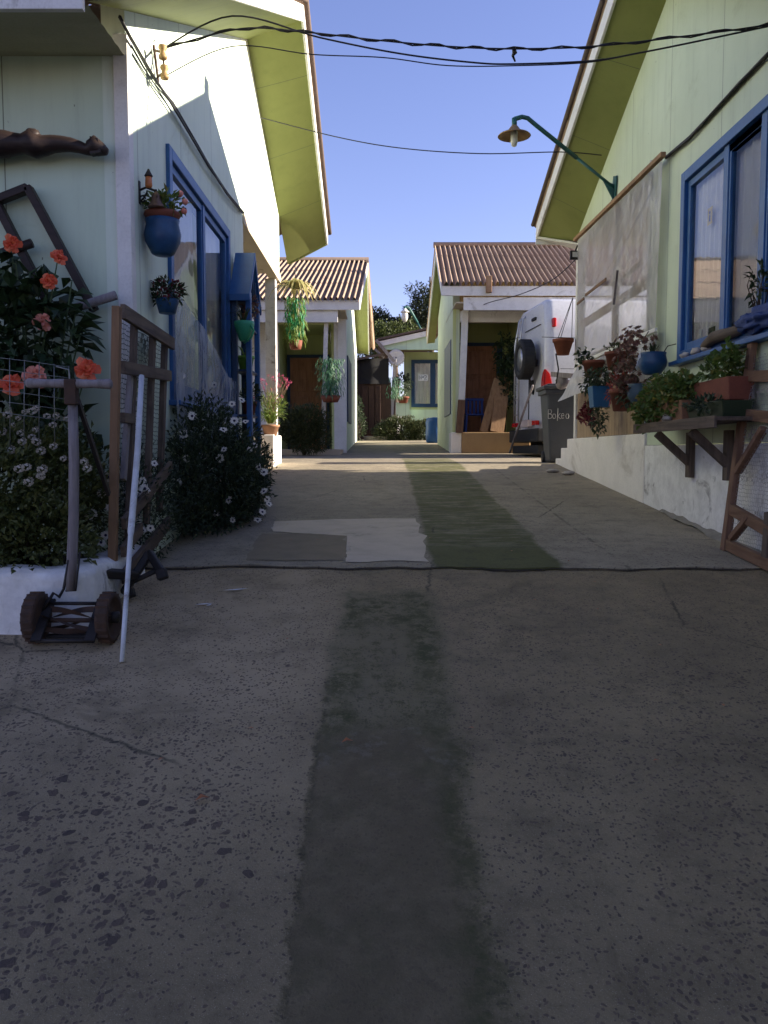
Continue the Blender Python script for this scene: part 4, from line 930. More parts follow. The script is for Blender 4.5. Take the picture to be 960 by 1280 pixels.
m = MB(); foliage(m, [(c + V((.02, -.04, .06)), (.10, .07, .06))], 90, .03, .02, .2, .8); part('bloom', m, 'maroon', t)
m = MB(); m.tube([c + V((-.08, .0, .0)), V((XL, c.y, c.z + .04))], .006, 5); part('hook', m, 'dark', t)

# ---- clear plastic over the lower left window
m = MB(); m.smooth = True
def fl_(u, v):
    y = 6.35 + 2.75 * u; ztop = 2.62 - .32 * u + .10 * math.sin(u * 5 + .5) + .05 * noise.noise(V((u * 6, 0, 0))); z = 1.55 + (ztop - 1.55) * v
    return (XL + .075 + .022 * noise.noise(V((u * 3, v * 2, 1))) + .012 * abs(noise.noise(V((u * 9 + v * 4, v * 3, 2)))), y, z)
m.grid(fl_, 60, 34); solo('plastic_sheet', m, 'film_clear', 'clear crumpled plastic sheet over the lower half of the left window', 'plastic sheet')

# ---- wooden gate standing open at the left
random.seed(31)
gt = thing('wooden_gate', 'old wooden gate with green netting standing open at the left', 'gate', (-1.55, 4.8, gz(4.8)))
GX = -1.55
def gp(px, py): return on_x(px, py, GX)
a = gp(146, 383); b = gp(141, 738)
m = MB(); m.beam(at(140.5, 738, 4.80), at(146, 383, 4.80), .045, .05); part('stile', m, 'newwood', gt, .003, 'pale new lath along the near edge')
for p0, p1, w in (((168, 392), (160, 690), .055), ((191, 414), (183, 655), .06), ((206, 424), (199, 640), .065)):
    m = MB(); m.beam(gp(*p1), gp(*p0), w, .035, (1, 0, 0)); part('stile', m, 'oldwood', gt, .004)
for p0, p1, w in (((147, 389), (211, 430), .085), ((147, 459), (207, 470), .075), ((147, 522), (160, 524), .06), ((148, 655), (208, 582), .07), ((148, 722), (206, 652), .085), ((147, 690), (170, 660), .07)):
    m = MB(); m.beam(gp(*p0) + V((.03, 0, 0)), gp(*p1) + V((.03, 0, 0)), w, .03, (1, 0, 0)); part('rail', m, 'oldwood_y', gt, .004)
m = MB(); m.beam(gp(154, 600) + V((.0, 0, 0)), gp(163, 470), .05, .03, (1, 0, 0)); part('brace', m, 'greywood', gt, .004)
m = MB(); m.smooth = True; A_, B_, C_, D_ = gp(148, 715), gp(205, 640), gp(207, 430), gp(148, 392)
m.grid(lambda u, v: A_.lerp(B_, u).lerp(D_.lerp(C_, u), v) + V((-.03 + .02 * noise.noise(V((u * 4, v * 5, 0))), 0, 0)), 12, 24); part('netting', m, 'netting', gt)

# ---- old push mower
mw = thing('push_mower', 'old rusty reel mower with a wooden handle standing by the bed', 'mower', (-1.55, 4.1, gz(4.1)))
WR = .122
cl, cr = at(46, 783, 4.12), at(136, 777, 4.12)
wz = gz(4.1) + WR + .012; cl.z = wz; cr.z = wz
AX = (cr - cl).normalized(); UX = V((0, 0, 1)).cross(AX)
for c, sgn in ((cl, -1), (cr, 1)):
    m = MB(); m.lathe([(.02, -.03), (.085, -.028), (.09, -.03), (WR, -.03), (WR + .003, -.015), (WR, 0), (WR + .003, .015), (WR, .03), (.1, .03), (.09, .012), (.03, .008), (.028, .035), (.008, .04)], c, AX * sgn, 28)
    for k in range(20):
        a = 2 * PI * k / 20; u = UX
        m.beam(c + (u * math.cos(a) + V((0, 0, math.sin(a)))) * (WR + .002) - AX * .028, c + (u * math.cos(a) + V((0, 0, math.sin(a)))) * (WR + .002) + AX * .028, .012, .012)
    w = part('wheel', m, 'rust', mw)
    m = MB(); m.lathe([(.03, 0), (.03, .05), (.012, .055)], c, AX * sgn, 12); part('hub', m, 'dark', w)
m = MB(); ax = (cr - cl)
for k in range(5):
    pts = []
    for i in range(13):
        t = i / 12; a = 2 * PI * k / 5 + t * 1.6; pts.append(cl.lerp(cr, .12 + .76 * t) + V((0, math.cos(a) * .07, math.sin(a) * .07 - .015)))
    vs = []
    for p in pts:
        q_ = (p - (cl.lerp(cr, .5) + V((0, 0, -.015)))); q_.x = 0; q_.normalize(); vs += [p, p - q_ * .03]
    m.add(vs, [(2 * i, 2 * i + 1, 2 * i + 3, 2 * i + 2) for i in range(12)])
m.tube([cl.lerp(cr, .08) + V((0, 0, -.015)), cl.lerp(cr, .92) + V((0, 0, -.015))], .012, 8); part('reel', m, 'rust', mw)
m = MB(); m.tube([cl + V((.05, .03, .065)), cr + V((-.05, .03, .065))], .009, 8); m.tube([cl + V((.05, -.13, -.09)), cr + V((-.03, -.13, -.09))], .011, 8)
m.beam(cl + V((.06, -.02, -.09)), cr + V((-.05, -.02, -.09)), .05, .015)
for c, s in ((cl, 1), (cr, -1)):
    m.beam(c + V((.05 * s, .06, .08)), c + V((.05 * s, -.14, -.09)), .014, .05, (1, 0, 0))
part('frame', m, 'dark', mw)
base = at(88, 738, 4.22); top = at(91, 506, 4.22)
m = MB(); pts = [base.lerp(top, t) + V((.012 * math.sin(t * PI), 0, 0)) for t in (0, .15, .4, .7, 1)]; 
m.tube(pts, [.024, .028, .027, .027, .025], 8)
part('handle', m, 'greywood', mw)
m = MB(); m.tube([at(86, 700, 4.2), base + V((-.03, -.01, .01)), base + V((-.05, -.02, -.03)), cl + V((.08, .02, .12)), cl + V((.03, 0, .03))], .008, 6); m.tube([base + V((-.02, -.01, 0)), base + V((.03, -.01, 0)), at(100, 690, 4.2)], .006, 6); part('fork', m, 'dark', mw)
m = MB(); m.lathe([(.02, -.215), (.026, -.20), (.021, -.12), (.024, -.03), (.024, .03), (.021, .12), (.027, .2), (.02, .21)], at(87, 479.5, 4.2), (1, 0, -.01), 12); part('grip', m, 'greywood', mw)
m = MB(); m.beam(at(90, 506, 4.2), at(89, 474, 4.2), .06, .055, (0, 1, 0)); part('socket', m, 'rust', mw, .006)
m = MB(); m.beam(at(96, 497, 4.25), at(136, 618, 4.62), .02, .034, (0, 1, 0)); part('brace', m, 'dark', mw, .004)

m = MB(); a = V((-1.235, 3.86, gz(3.86) + .005)); b = at(177, 470, 4.74); m.tube([a, a.lerp(b, .1), a.lerp(b, .32), a.lerp(b, .40), a.lerp(b, .41), a.lerp(b, .7) + V((.006, 0, 0)), b], [.011, .012, .0125, .013, .017, .0165, .015], 10)
M['stick'] = plain('chipped white pole', (.60, .62, .64), (.42, .42, .42), .6, 12, .7, .3, dirt=((.16, .12, .09), .8), fine=30)
solo('white_pole', m, 'stick', 'chipped white pole leaning on the old wooden gate', 'pole')
ir = thing('iron_foot', 'black iron base with two splayed feet under the open gate', 'iron base', (-1.45, 4.75, gz(4.75)))
m = MB(); g5 = gz(4.95)
m.beam(at(186, 690, 4.9), at(205, 720, 4.8), .045, .05, (0, 1, 0)); m.beam(at(186, 692, 4.9), at(154, 742, 4.76), .045, .06, (0, 1, 0)); m.beam(at(122, 716, 4.6), at(170, 719, 4.78), .05, .07, (0, 1, 0)); m.beam(at(164, 728, 4.8), at(198, 712, 4.85), .03, .035, (0, 1, 0)); part('body', m, 'dark', ir, .01)
for px, py in ((204, 724), (163, 747)):
    m = MB(); m.beam(at(px, py, 4.78), at(px - 3, py - 12, 4.8), .06, .05, (0, 1, 0)); part('foot', m, 'dark', ir, .008)

# ---- white daisies
def daisy(seed):
    random.seed(seed); m = MB(); m.cur = 0
    for i in range(13):
        a = 2 * PI * i / 13 + rnd(-.08, .08); d = V((math.cos(a), math.sin(a), rnd(-.05, .25))).normalized(); s = d.cross(V((0, 0, 1))).normalized(); L = .036 * rnd(.85, 1.1)
        m.add([d * .007 - s * .003, d * .007 + s * .003, d * L * .7 + s * .007, d * L + V((0, 0, -.002)), d * L * .7 - s * .007], [(0, 1, 2, 3, 4)])
    m.cur = 1; m.lathe([(.010, -.002), (.009, .004), (.001, .007)], (0, 0, 0), n=10); m.cur = 0
    return m
random.seed(41)
db = thing('daisy_bush', 'bushy white daisies spilling onto the driveway under the left window', 'daisy bush', (-1.5, 7.5, gz(7.5)))
el = [((-1.44, 7.35, 1.28), (.42, .95, .44)), ((-1.30, 7.5, 1.15), (.28, .6, .32)), ((-1.48, 6.95, 1.62), (.24, .8, .34)), ((-1.48, 7.1, 1.0), (.34, 1.0, .20)), ((-1.26, 7.9, 1.35), (.22, .4, .3)), ((-1.5, 6.4, 1.3), (.18, .5, .42))]
m = MB(); foliage(m, el, 17000, .052, .018, .6, .3, .5); part('foliage', m, 'leafdaisy', db)
m = MB(); stems(m, (-1.5, 7.4, .88), [(-1.45 + rnd(-.35, .35), 7.4 + rnd(-.4, .4), 1.2 + rnd(0, .6)) for _ in range(30)], .006, .002, 4); part('stem', m, 'stem', db)
sp = []
for px, py in ((230, 543), (233, 573), (279, 537), (280, 562), (253, 571), (275, 573), (264, 588), (222, 603), (286, 625), (270, 642), (290, 505), (268, 481), (293, 526), (307, 527), (249, 583), (318, 557), (324, 584), (330, 614), (334, 624), (336, 630), (322, 650), (328, 640), (248, 600), (291, 650), (228, 470), (302, 500), (214, 519), (240, 520), (312, 562), (330, 590)):
    y = 6.75 + .45 * (px > 300) + .25 * (py < 520) - .4 * (px < 245); p = at(px, py, y); sp.append((p, camdir(p) * .8 + rdir() * .5 + V((0, 0, .35))))
scatter(db, 'daisy', daisy(2), ['petal', 'eye'], sp)
for a in ((268, 481), (290, 505), (228, 470)): pass
random.seed(43)
d2 = thing('daisy_bush', 'small patch of white daisies behind the open wooden gate', 'daisy bush', (-1.75, 5.3, gz(5.3)))
m = MB(); foliage(m, [((-1.62, 5.6, 1.15), (.18, .55, .40)), ((-1.75, 5.2, 1.05), (.16, .25, .38))], 2600, .044, .014, .6, .35, .5); part('foliage', m, 'leafdaisy', d2)
sp = []
for px, py in ((114, 643), (126, 678), (132, 669), (123, 700), (127, 616), (137, 634), (178, 601), (181, 611), (179, 663), (193, 579), (165, 583), (188, 660), (154, 700), (175, 615), (108, 585), (134, 596)):
    p = at(px, py, 4.9 if px < 150 else 5.3); sp.append((p, camdir(p) + rdir() * .4 + V((0, 0, .2))))
scatter(d2, 'daisy', daisy(4), ['petal', 'eye'], sp)

# ---- blue roofed plant stand
bs = thing('plant_stand', 'tall blue plant stand with a little pitched roof beside the left window', 'plant stand', (-1.52, 9.2, gz(9.2)))
m = MB(); zr = at(312, 316, 9.25).z; ze = at(300, 368, 8.85).z
P = [(8.82, ze), (9.24, zr), (9.66, ze - .02), (9.66, ze - .09), (9.24, zr - .09), (8.82, ze - .07)]
m.prism([(-1.62, y, z) for y, z in P], (.22, 0, 0)); part('roof', m, 'blue', bs, .006)
for y in (8.95, 9.53):
    for x in (-1.585, -1.435):
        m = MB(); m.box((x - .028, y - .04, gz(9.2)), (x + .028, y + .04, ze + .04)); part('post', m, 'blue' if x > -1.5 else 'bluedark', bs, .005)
for z in (1.45, 1.88, 2.36, 2.82, 3.10):
    m = MB(); m.box((-1.60, 8.99, z), (-1.43, 9.49, z + .025)); part('shelf', m, 'bluedark', bs, .003)
m = MB(); [m.tube([(-1.43, 8.98 + .13 * k, 3.12), (-1.43, 8.98 + .13 * k, ze + .12 + .2 * (1 - abs(k - 2) / 2))], .012, 6) for k in range(5)]; part('rail', m, 'bluedark', bs)
SH = 'pots standing on the blue plant stand'
for (y, z, mt, plant, lab, r) in ((9.15, 2.385, 'limepot', 'leafgrass', 'lime green pot with pale spiky leaves on the blue stand', .09), (9.35, 1.905, 'terra', 'leafdark', 'terracotta pot with dark leaves low on the blue stand', .08), (9.2, 2.845, 'terra2', 'leafred', 'faded pot with reddish stems high on the blue stand', .075), (9.25, 1.475, 'terra', 'leafbush', 'terracotta pot on the lowest shelf of the blue stand', .09)):
    c = V((-1.505, y, z + .155)); t = pot('flower_pot', lab, SH, c, r, .15, mt)
    m = MB()
    if plant == 'leafgrass': blades(m, c, 26, .22, .016, .7)
    else: foliage(m, [(c + V((.03, 0, .08)), (.10, .17, .12))], 190, .06, .02, .4, .2)
    part('plant', m, plant, t)
c = at(305, 402, 8.72); t = pot('hanging_planter', 'bright green plastic planter hooked on the front of the blue stand', None, c, .105, .20, 'greenpot', rim=False, taper=.45, cat='planter')
m = MB(); m.tube([c + V((.08, -.06, -.05)), c + V((.11, -.07, -.10)), c + V((.08, -.05, -.17)), c + V((.0, -.02, -.22))], .012, 6); part('handle', m, 'greenpot', t)
m = MB(); blades(m, c, 14, .34, .014, .9, .6); part('plant', m, 'leafbush', t)

# ---- pot on the sunlit base, and the hanging net plants
random.seed(51)
c = at(338, 531, 12.62); t = pot('flower_pot', 'terracotta pot of wiry flowers on the sunlit white porch base', None, c, .13, .17, 'terra2')
c.z = 1.76 + .17
m = MB(); blades(m, c, 60, .42, .02, .75, .55); foliage(m, [(c + V((0, 0, .22)), (.24, .16, .22))], 420, .09, .014, .9, .2, .4); part('plant', m, 'leafgrass', t)
m = MB(); tips = [c + V((rnd(-.32, .32), rnd(-.15, .15), rnd(.35, .75))) for _ in range(40)]; stems(m, c, tips, .004, .002, 4); part('stem', m, 'drystem', t)
m = MB(); foliage(m, [((0, 0, 0), (.02, .02, .02))], 14, .016, .012, 0, .2); scatter(t, 'bloom', m, 'pink', [(p, rdir()) for p in tips])
def nethang(label, top, L, r, leaf, netmat, potc, dry=False, group='potted plants hanging from porch posts'):
    t = thing('hanging_plant', label, 'hanging plant', top, group); top = V(top)
    if netmat:
        m = MB()
        for k in range(150):
            a = rnd(0, 2 * PI); rr_ = r * rnd(.5, 1); h = -rnd(.22, .85) * L; d = V((math.cos(a), math.sin(a), 0)); p = top + d * rr_ + V((0, 0, h))
            m.leaf(p, V((rnd(-.3, .3), rnd(-.3, .3), -1)), d, .18 * rnd(.6, 1.2), .035)
        part('net', m, netmat, t)
    m = MB()
    for k in range(300 if netmat else 620):
        a = rnd(0, 2 * PI); rr_ = r * rnd(.2, 1.1); h = -rnd(.25, .98) * L; d = V((math.cos(a), math.sin(a), 0)); p = top + d * rr_ + V((0, 0, h))
        m.leaf(p, V((d.x * .5, d.y * .5, -1 + rnd(-.2, .5))), d, .13 * rnd(.6, 1.3), .022)
    part('foliage', m, leaf, t)
    if dry:
        m = MB(); blades(m, top + V((0, 0, -.10)), 60, .46, .05, .8, 1.0, .08); part('crown', m, 'leafdry', t)
    if potc:
        m = MB(); m.lathe([(r * .55, -L - .13), (r * .6, -L - .13), (r * .85, -L), (r * .78, -L), (.001, -L - .02)], top, n=16); part('pot', m, 'terra', t)
    m = MB(); m.tube([top + V((0, 0, .25)), top], .006, 5); part('hook', m, 'wire', t)
    return t
nethang('plant hanging in bright green netting with straw leaves on top, sunlit', at(369, 352, 12.75), .88, .13, 'leafgrass', 'greennet', True, True)
m = MB(); 
t2 = nethang('long green fern hanging from the porch post of the far left house', at(413, 430, 17.2), 1.05, .25, 'leafhang', None, True)
nethang('green trailing plant hanging on the thin post of the low end house', at(490, 462, 28.3), .95, .34, 'leafhang', None, False)

def bush(label, ells, n, L, W, mat, loc, group='low bushes in the yard', cat='bush', inner=.4):
    t = thing('garden_bush', label, cat, loc, group); m = MB(); foliage(m, ells, n, L, W, .5, inner); part('foliage', m, mat, t)
    m = MB(); e = ells[0]; stems(m, loc, [V(e[0]) + V((rnd(-.6, .6) * e[1][0], rnd(-.5, .5) * e[1][1], rnd(-.2, .6) * e[1][2])) for _ in range(14)], .014, .004); part('stem', m, 'bark', t)
    return t
random.seed(61)
c = at(380, 535, 16.8); bush('dull green bush in front of the porch of the far left house', [((c.x, 16.8, 1.92), (.46, .4, .42)), ((c.x - .3, 16.9, 2.05), (.34, .35, .4)), ((c.x + .15, 16.7, 1.75), (.4, .35, .3)), ((c.x + .1, 16.7, 2.1), (.42, .3, .34))], 8000, .07, .024, 'leafbush', (c.x, 16.8, gz(16.8)))
c = at(500, 532, 27.2); bush('wide rounded bush below the window of the end house', [((c.x, 27.2, 2.2), (.75, .5, .42)), ((c.x + .8, 27.3, 2.15), (.6, .5, .38)), ((c.x - .5, 27.1, 2.1), (.4, .4, .3))], 8000, .09, .04, 'leafbush', (c.x, 27.2, gz(27.2)))
c = at(448, 515, 26.6); bush('narrow dark shrub between the far left house and the shed', [((c.x, 26.6, 2.3), (.24, .3, .6)), ((c.x - .05, 26.6, 2.9), (.18, .25, .4))], 1100, .09, .035, 'leafdaisy', (c.x, 26.6, gz(26.6)))
c = at(632, 445, 18.7); vn = thing('climbing_plant', 'dark green climber beside the ochre porch door', 'climber', (c.x, 18.7, 1.93)); m = MB(); foliage(m, [((c.x, 18.75, 3.6), (.24, .12, .55)), ((c.x + .1, 18.75, 3.0), (.2, .12, .5))], 900, .10, .06, .1, .1, .5, .3); part('foliage', m, 'leafdark', vn)
m = MB(); stems(m, (c.x, 18.8, 1.94), [(c.x + rnd(-.15, .15), 18.78, 3 + rnd(0, .9)) for _ in range(7)], .014, .005); part('stem', m, 'bark', vn)
c = at(504, 489, 28.8); t = pot('flower_pot', 'small terracotta pot with a leafy plant on the ledge of the end house', None, (c.x, 28.95, at(504, 496, 28.95).z), .2, .22, 'terra')
m = MB(); foliage(m, [((c.x, 28.95, at(504, 480, 28.95).z), (.28, .2, .38))], 220, .12, .06, .3, .2); part('plant', m, 'leafdaisy', t)

# ================================================================== RIGHT SIDE
# ---- lamp on the gable
def lamp(label, base, elbow, tip, s, matarm='tealarm'):
    t = thing('wall_lamp', label, 'lamp', base); base, elbow, tip = V(base), V(elbow), V(tip)
    m = MB(); mid = base.lerp(elbow, .45); m.tube([base, mid], .018 * s, 8); m.tube([mid, base.lerp(elbow, .93), elbow + (tip - elbow) * .12 + V((0, 0, .02)), elbow.lerp(tip, .5) + V((0, 0, .035)), tip + V((0, 0, .01))], .026 * s, 8); m.tube([tip + V((0, 0, .02)), tip - V((0, 0, .08 * s))], .03 * s, 8); part('arm', m, matarm, t)
    return t, tip
b = on_x(769, 236, XR - .01); e = at(662, 150, 9.9); tp = at(643, 150, 9.85)
t, tp = lamp('outdoor lamp with a brass dish shade on a long teal arm from the right gable', b, e, tp, 1)
m = MB(); k = V((b.x, b.y, b.z)); m.prism([k + V((0, -.09, .12)), k + V((0, .05, .16)), k + V((0, .09, -.12)), k + V((0, -.03, -.2))], (-.015, 0, 0)); m.prism([k + V((-.012, -.01, .05)), k + V((-.15, -.01, .10)), k + V((-.012, -.01, -.15))], (0, .02, 0)); part('wall_plate', m, 'tealarm', t, .004)
m = MB(); m.lathe([(.03, -.06), (.055, -.09), (.075, -.12), (.175, -.165), (.19, -.18), (.185, -.185), (.17, -.172), (.07, -.13), (.03, -.12)], tp, n=28); part('lamp_shade', m, 'brass', t)
m = MB(); m.lathe([(.035, -.12), (.043, -.14), (.04, -.25), (.028, -.29), (.008, -.30)], tp, n=16); part('bulb', m, 'bulb', t)
b = at(530, 418, 28.6); e = at(512, 386, 28.4); tp = at(506, 384, 28.3)
t, tp = lamp('far lamp on a bent arm above the roof of the end house', b, e, tp, 1.6)
m = MB(); m.lathe([(.05, -.05), (.09, -.10), (.15, -.16), (.14, -.17), (.07, -.12)], tp, n=20); part('lamp_shade', m, 'white', t)
m = MB(); m.blob(tp - V((0, 0, .30)), (.11, .11, .20), 12, 8, 1, .02); part('bulb', m, 'bulb', t)
m = MB(); c = on_x(719, 318, 2.62); m.box(c - V((.07, .02, .07)), c + V((.05, .03, .05))); m.box(c - V((.05, .035, .05)), c + V((.03, -.02, .03))); fx = thing('flood_light', 'small black flood light at the end of the right gable', 'flood light', c - V((0, 0, .1))); part('housing', m, 'dark', fx, .006)
m = MB(); m.box(c - V((.045, .04, .045)), c + V((.025, -.036, .025))); part('lens', m, 'bulb', fx)
m = MB(); m.tube([c + V((0, 0, .04)), c + V((.03, 0, .12)), c + V((.09, 0, .12))], .012, 6); part('bracket', m, 'dark', fx)

# ---- plastic sheets on the porch
random.seed(71)
pst = thing('plastic_sheet', 'large milky plastic sheet closing the porch of the right house', 'plastic sheet', (XR, 10.2, 2.7))
ta, tb = on_x(724, 300, XR - .06), on_x(831, 199, XR - .06); ba, bb = on_x(724, 455, XR - .06), on_x(822, 411, XR - .06)
m = MB(); m.smooth = True
def sheet(u, v):
    p = ba.lerp(bb, u).lerp(ta.lerp(tb, u), v); s = math.sin(v * PI) ** .6
    w_ = u * (1.35 - .55 * v) + .75 * (1 - v); k = (.045 * noise.noise(V((w_ * 3.5, v * .9, 3))) + .020 * noise.noise(V((w_ * 11, v * 1.2, 7))) + .007 * noise.noise(V((w_ * 30, v * 1.6, 9)))) * min(1, 6 * u, 6 * (1 - u))
    return p + V((-.02 + k * (.25 + .75 * s), .012 * noise.noise(V((v * 4, u, 5))), .03 * noise.noise(V((u * 6, 2, 0))) * (1 - v)))
m.grid(sheet, 80, 60); part('film', m, 'film', pst)
m = MB(); m.beam(ta + V((-.03, .12, .03)), tb + V((-.03, -.05, .03)), .05, .045); part('batten', m, 'plank', pst, .004)
m = MB(); m.beam(ba + V((-.02, .1, -.01)), bb + V((-.02, -.02, -.01)), .025, .04); part('hem_lath', m, 'white', pst, .003)
for a, b, w, mt in (((744, 369), (771, 349), .035, 'brownwood_y'), ((733, 380), (742, 373), .03, 'brownwood_y'), ((781, 381), (786, 338), .022, 'greywood'), ((776, 352), (806, 326), .05, 'plank')):
    m = MB(); pa, pb = on_x(*a, XR - .0), on_x(*b, XR - .0); off = V((-.125 if mt != 'plank' else -.02, 0, 0)); m.beam(pa + off, pb + off, .012, w, (0, 0, 1) if abs(pa.y - pb.y) > .3 else (1, 0, 0)); part('lath', m, mt, pst)
m = MB(); m.smooth = True
fa, fb, fc, fd = on_x(722, 459, XR - .10), on_x(822, 415, XR - .07), at(697, 502, 11.7), on_x(812, 487, XR - .03)
def flap(u, v):
    e = 1 - v; bot = V((0, 0, 0)); pa = fc.lerp(on_x(760, 478, XR - .05), min(1, u * 2.2)) if u < .4545 else on_x(760, 478, XR - .05).lerp(fd, (u - .4545) / .5455)
    p = pa.lerp(fa.lerp(fb, u), v); k = .04 * noise.noise(V((u * 9 + v, v * 2, 3))) + .02 * noise.noise(V((u * 22, v * 4, 8)))
    return p + V((k * (1 - abs(2 * v - 1) * .4), 0, 0))
m.grid(flap, 60, 20); solo('plastic_flap', m, 'film_flap', 'torn white plastic flap blowing out below the porch sheet', 'plastic sheet')

# ---- pots on the porch front
random.seed(72)
def hooked(t, c):
    m = MB(); c = V(c); m.tube([c + V((.0, 0, .01)), c + V((.03, 0, .06)), V((XR - .03, c.y, c.z + .08))], .005, 5); part('hook', m, 'wire', t)
X0 = 2.50
def wallpot(px, py, label, r, h, mat, X=X0, **kw):
    c = on_x(px, py, X); t = pot('flower_pot', label, POT, c, r, h, mat, **kw); hooked(t, c + V((r * .8, 0, 0))); return t, c
t, c = wallpot(742, 451, 'plain terracotta pot hung under the left end of the plastic sheet', .125, .20, 'terra')
m = MB(); foliage(m, [(c + V((-.1, .05, .03)), (.09, .1, .12))], 90, .06, .045, 0, .2, .5, .3); part('plant', m, 'leafdark', t)
t, c = wallpot(771, 440, 'plain terracotta pot hung under the middle of the plastic sheet', .12, .19, 'terra')
m = MB(); foliage(m, [(c + V((-.02, 0, .03)), (.10, .1, .05))], 60, .05, .03, .3, .2); part('plant', m, 'leafbush', t)
c = on_x(797, 434, 2.47); t = thing('succulent_basket', 'large trailing clump of brownish pink succulents beside the plastic sheet', 'hanging plant', c, POT)
m = MB()
for cc, r in ((c + V((0, .1, .0)), .2), (c + V((-.03, .16, -.2)), .18), (c + V((0, -.05, .02)), .16), (c + V((-.03, .2, -.34)), .10)):
    for k in range(46):
        d = rdir(); p = cc + d * r * rnd(.7, 1.05)
        for j in range(7):
            a = 2 * PI * j / 7; s = d.orthogonal().normalized(); s2 = d.cross(s); m.leaf(p, (s * math.cos(a) + s2 * math.sin(a) + d * .7), d, .042, .026)
part('foliage', m, 'leafred', t); hooked(t, c + V((.1, .1, .1)))
t, c = wallpot(816, 441, 'round blue glazed pot between the succulents and the wide window', .13, .20, 'bluepot', 2.46, shape='round')
m = MB(); blades(m, c, 18, .16, .012, .5); part('plant', m, 'leafbush', t)
m = MB(); [m.tube([c + V((-.13, .02 * k, -.02 - .025 * k)), c + V((-.10, .05 + .02 * k, -.15))], .004, 4) for k in range(-2, 5)]; part('wicker', m, 'paper', t)
c = on_x(750, 483, 2.47); t = thing('flower_pot', 'square bright blue pot under the terracotta pots, trailing greenery', 'flower pot', c, POT)
m = MB(); r = .115; h = .24; P0 = [(-r, -r), (r, -r), (r, r), (-r, r)]; m.add([c + V((x * .8, y * .8, -h)) for x, y in P0] + [c + V((x, y, 0)) for x, y in P0] + [c + V((x * .9, y * .9, -.03)) for x, y in P0], [(3, 2, 1, 0), (0, 1, 5, 4), (1, 2, 6, 5), (2, 3, 7, 6), (3, 0, 4, 7), (8, 9, 10, 11), (4, 5, 9, 8), (5, 6, 10, 9), (6, 7, 11, 10), (7, 4, 8, 11)]); part('pot', m, 'bluepot2', t, .006)
m = MB(); foliage(m, [(c + V((0, .05, .10)), (.16, .25, .11)), (c + V((-.05, .26, .03)), (.1, .15, .1))], 300, .065, .03, 0, .2, .5, .3); part('plant', m, 'leafdaisy', t); m = MB(); foliage(m, [(c + V((-.02, -.02, -.36)), (.08, .16, .20))], 130, .065, .03, 0, .2, .5, .3); part('trailing_shoot', m, 'leafdaisy', t); hooked(t, c + V((.1, 0, .02)))
t, c = wallpot(779, 487, 'terracotta pot with coral leaves, lowest of the pots on the plywood', .135, .22, 'terra', 2.46)
m = MB(); foliage(m, [(c + V((-.0, .12, .06)), (.13, .22, .10)), (c + V((-.0, .28, .0)), (.08, .1, .1))], 170, .075, .026, .4, .1); part('plant', m, 'leafcoral', t)
m = MB(); foliage(m, [(c + V((0, .1, .16)), (.14, .2, .14))], 120, .07, .016, .6, .1); part('foliage', m, 'leafbush', t)
t, c = wallpot(797, 480, 'slate blue pot half hidden under the succulents', .10, .19, 'slatepot', 2.52, shape='round')
m = MB(); foliage(m, [(c + V((-.05, .12, -.12)), (.09, .13, .12))], 110, .065, .035, 0, .2, .5, .3); part('plant', m, 'leafdaisy', t)
c = on_x(735, 519, 2.60); t = thing('flower_spray', 'dark red flower spray hanging low on the plywood panel', 'flowers', c, None)
for dy, dz in ((0, .02), (.28, -.02), (-.02, .12), (-.12, -.10), (.12, .05)): m = MB(); foliage(m, [(c + V((0, .0 + dy, dz)), (.05, .09, .05))], 46, .05, .045, .1, .2); part('bloom', m, 'maroon', t)
m = MB(); stems(m, c + V((.04, -.1, .3)), [c + V((0, .28, 0)), c, c + V((0, -.1, -.1))], .004, .002, 4); part('stem', m, 'stem', t)
# corner basket on wires
c = on_x(704, 424, 2.52); t = pot('flower_pot', 'terracotta pot hanging on three wires at the porch corner', POT, c, .14, .22, 'terra', taper=.6)
m = MB(); [m.tube([c + V((.12 * math.cos(a), .12 * math.sin(a), 0)), on_x(716, 372, 2.58)], .005, 4) for a in (0, 2.1, 4.2)]; m.tube([c + V((-.3, 0, .03)), c + V((.25, .1, .03))], .006, 4); m.tube([c + V((-.1, 0, -.2)), c + V((-.06, 0, -.42)), c + V((-.09, 0, -.62))], .012, 4); part('hanger', m, 'wire', t)
m = MB(); m.beam(at(691, 468, 12.2), at(716, 470, 11.9), .09, .07); m.blob(at(703, 478, 12.1), (.1, .1, .1), 10, 7, 4, .5); solo('wall_bracket', m, 'greywood', 'grey timber bracket stub sticking out at the porch corner', 'bracket')

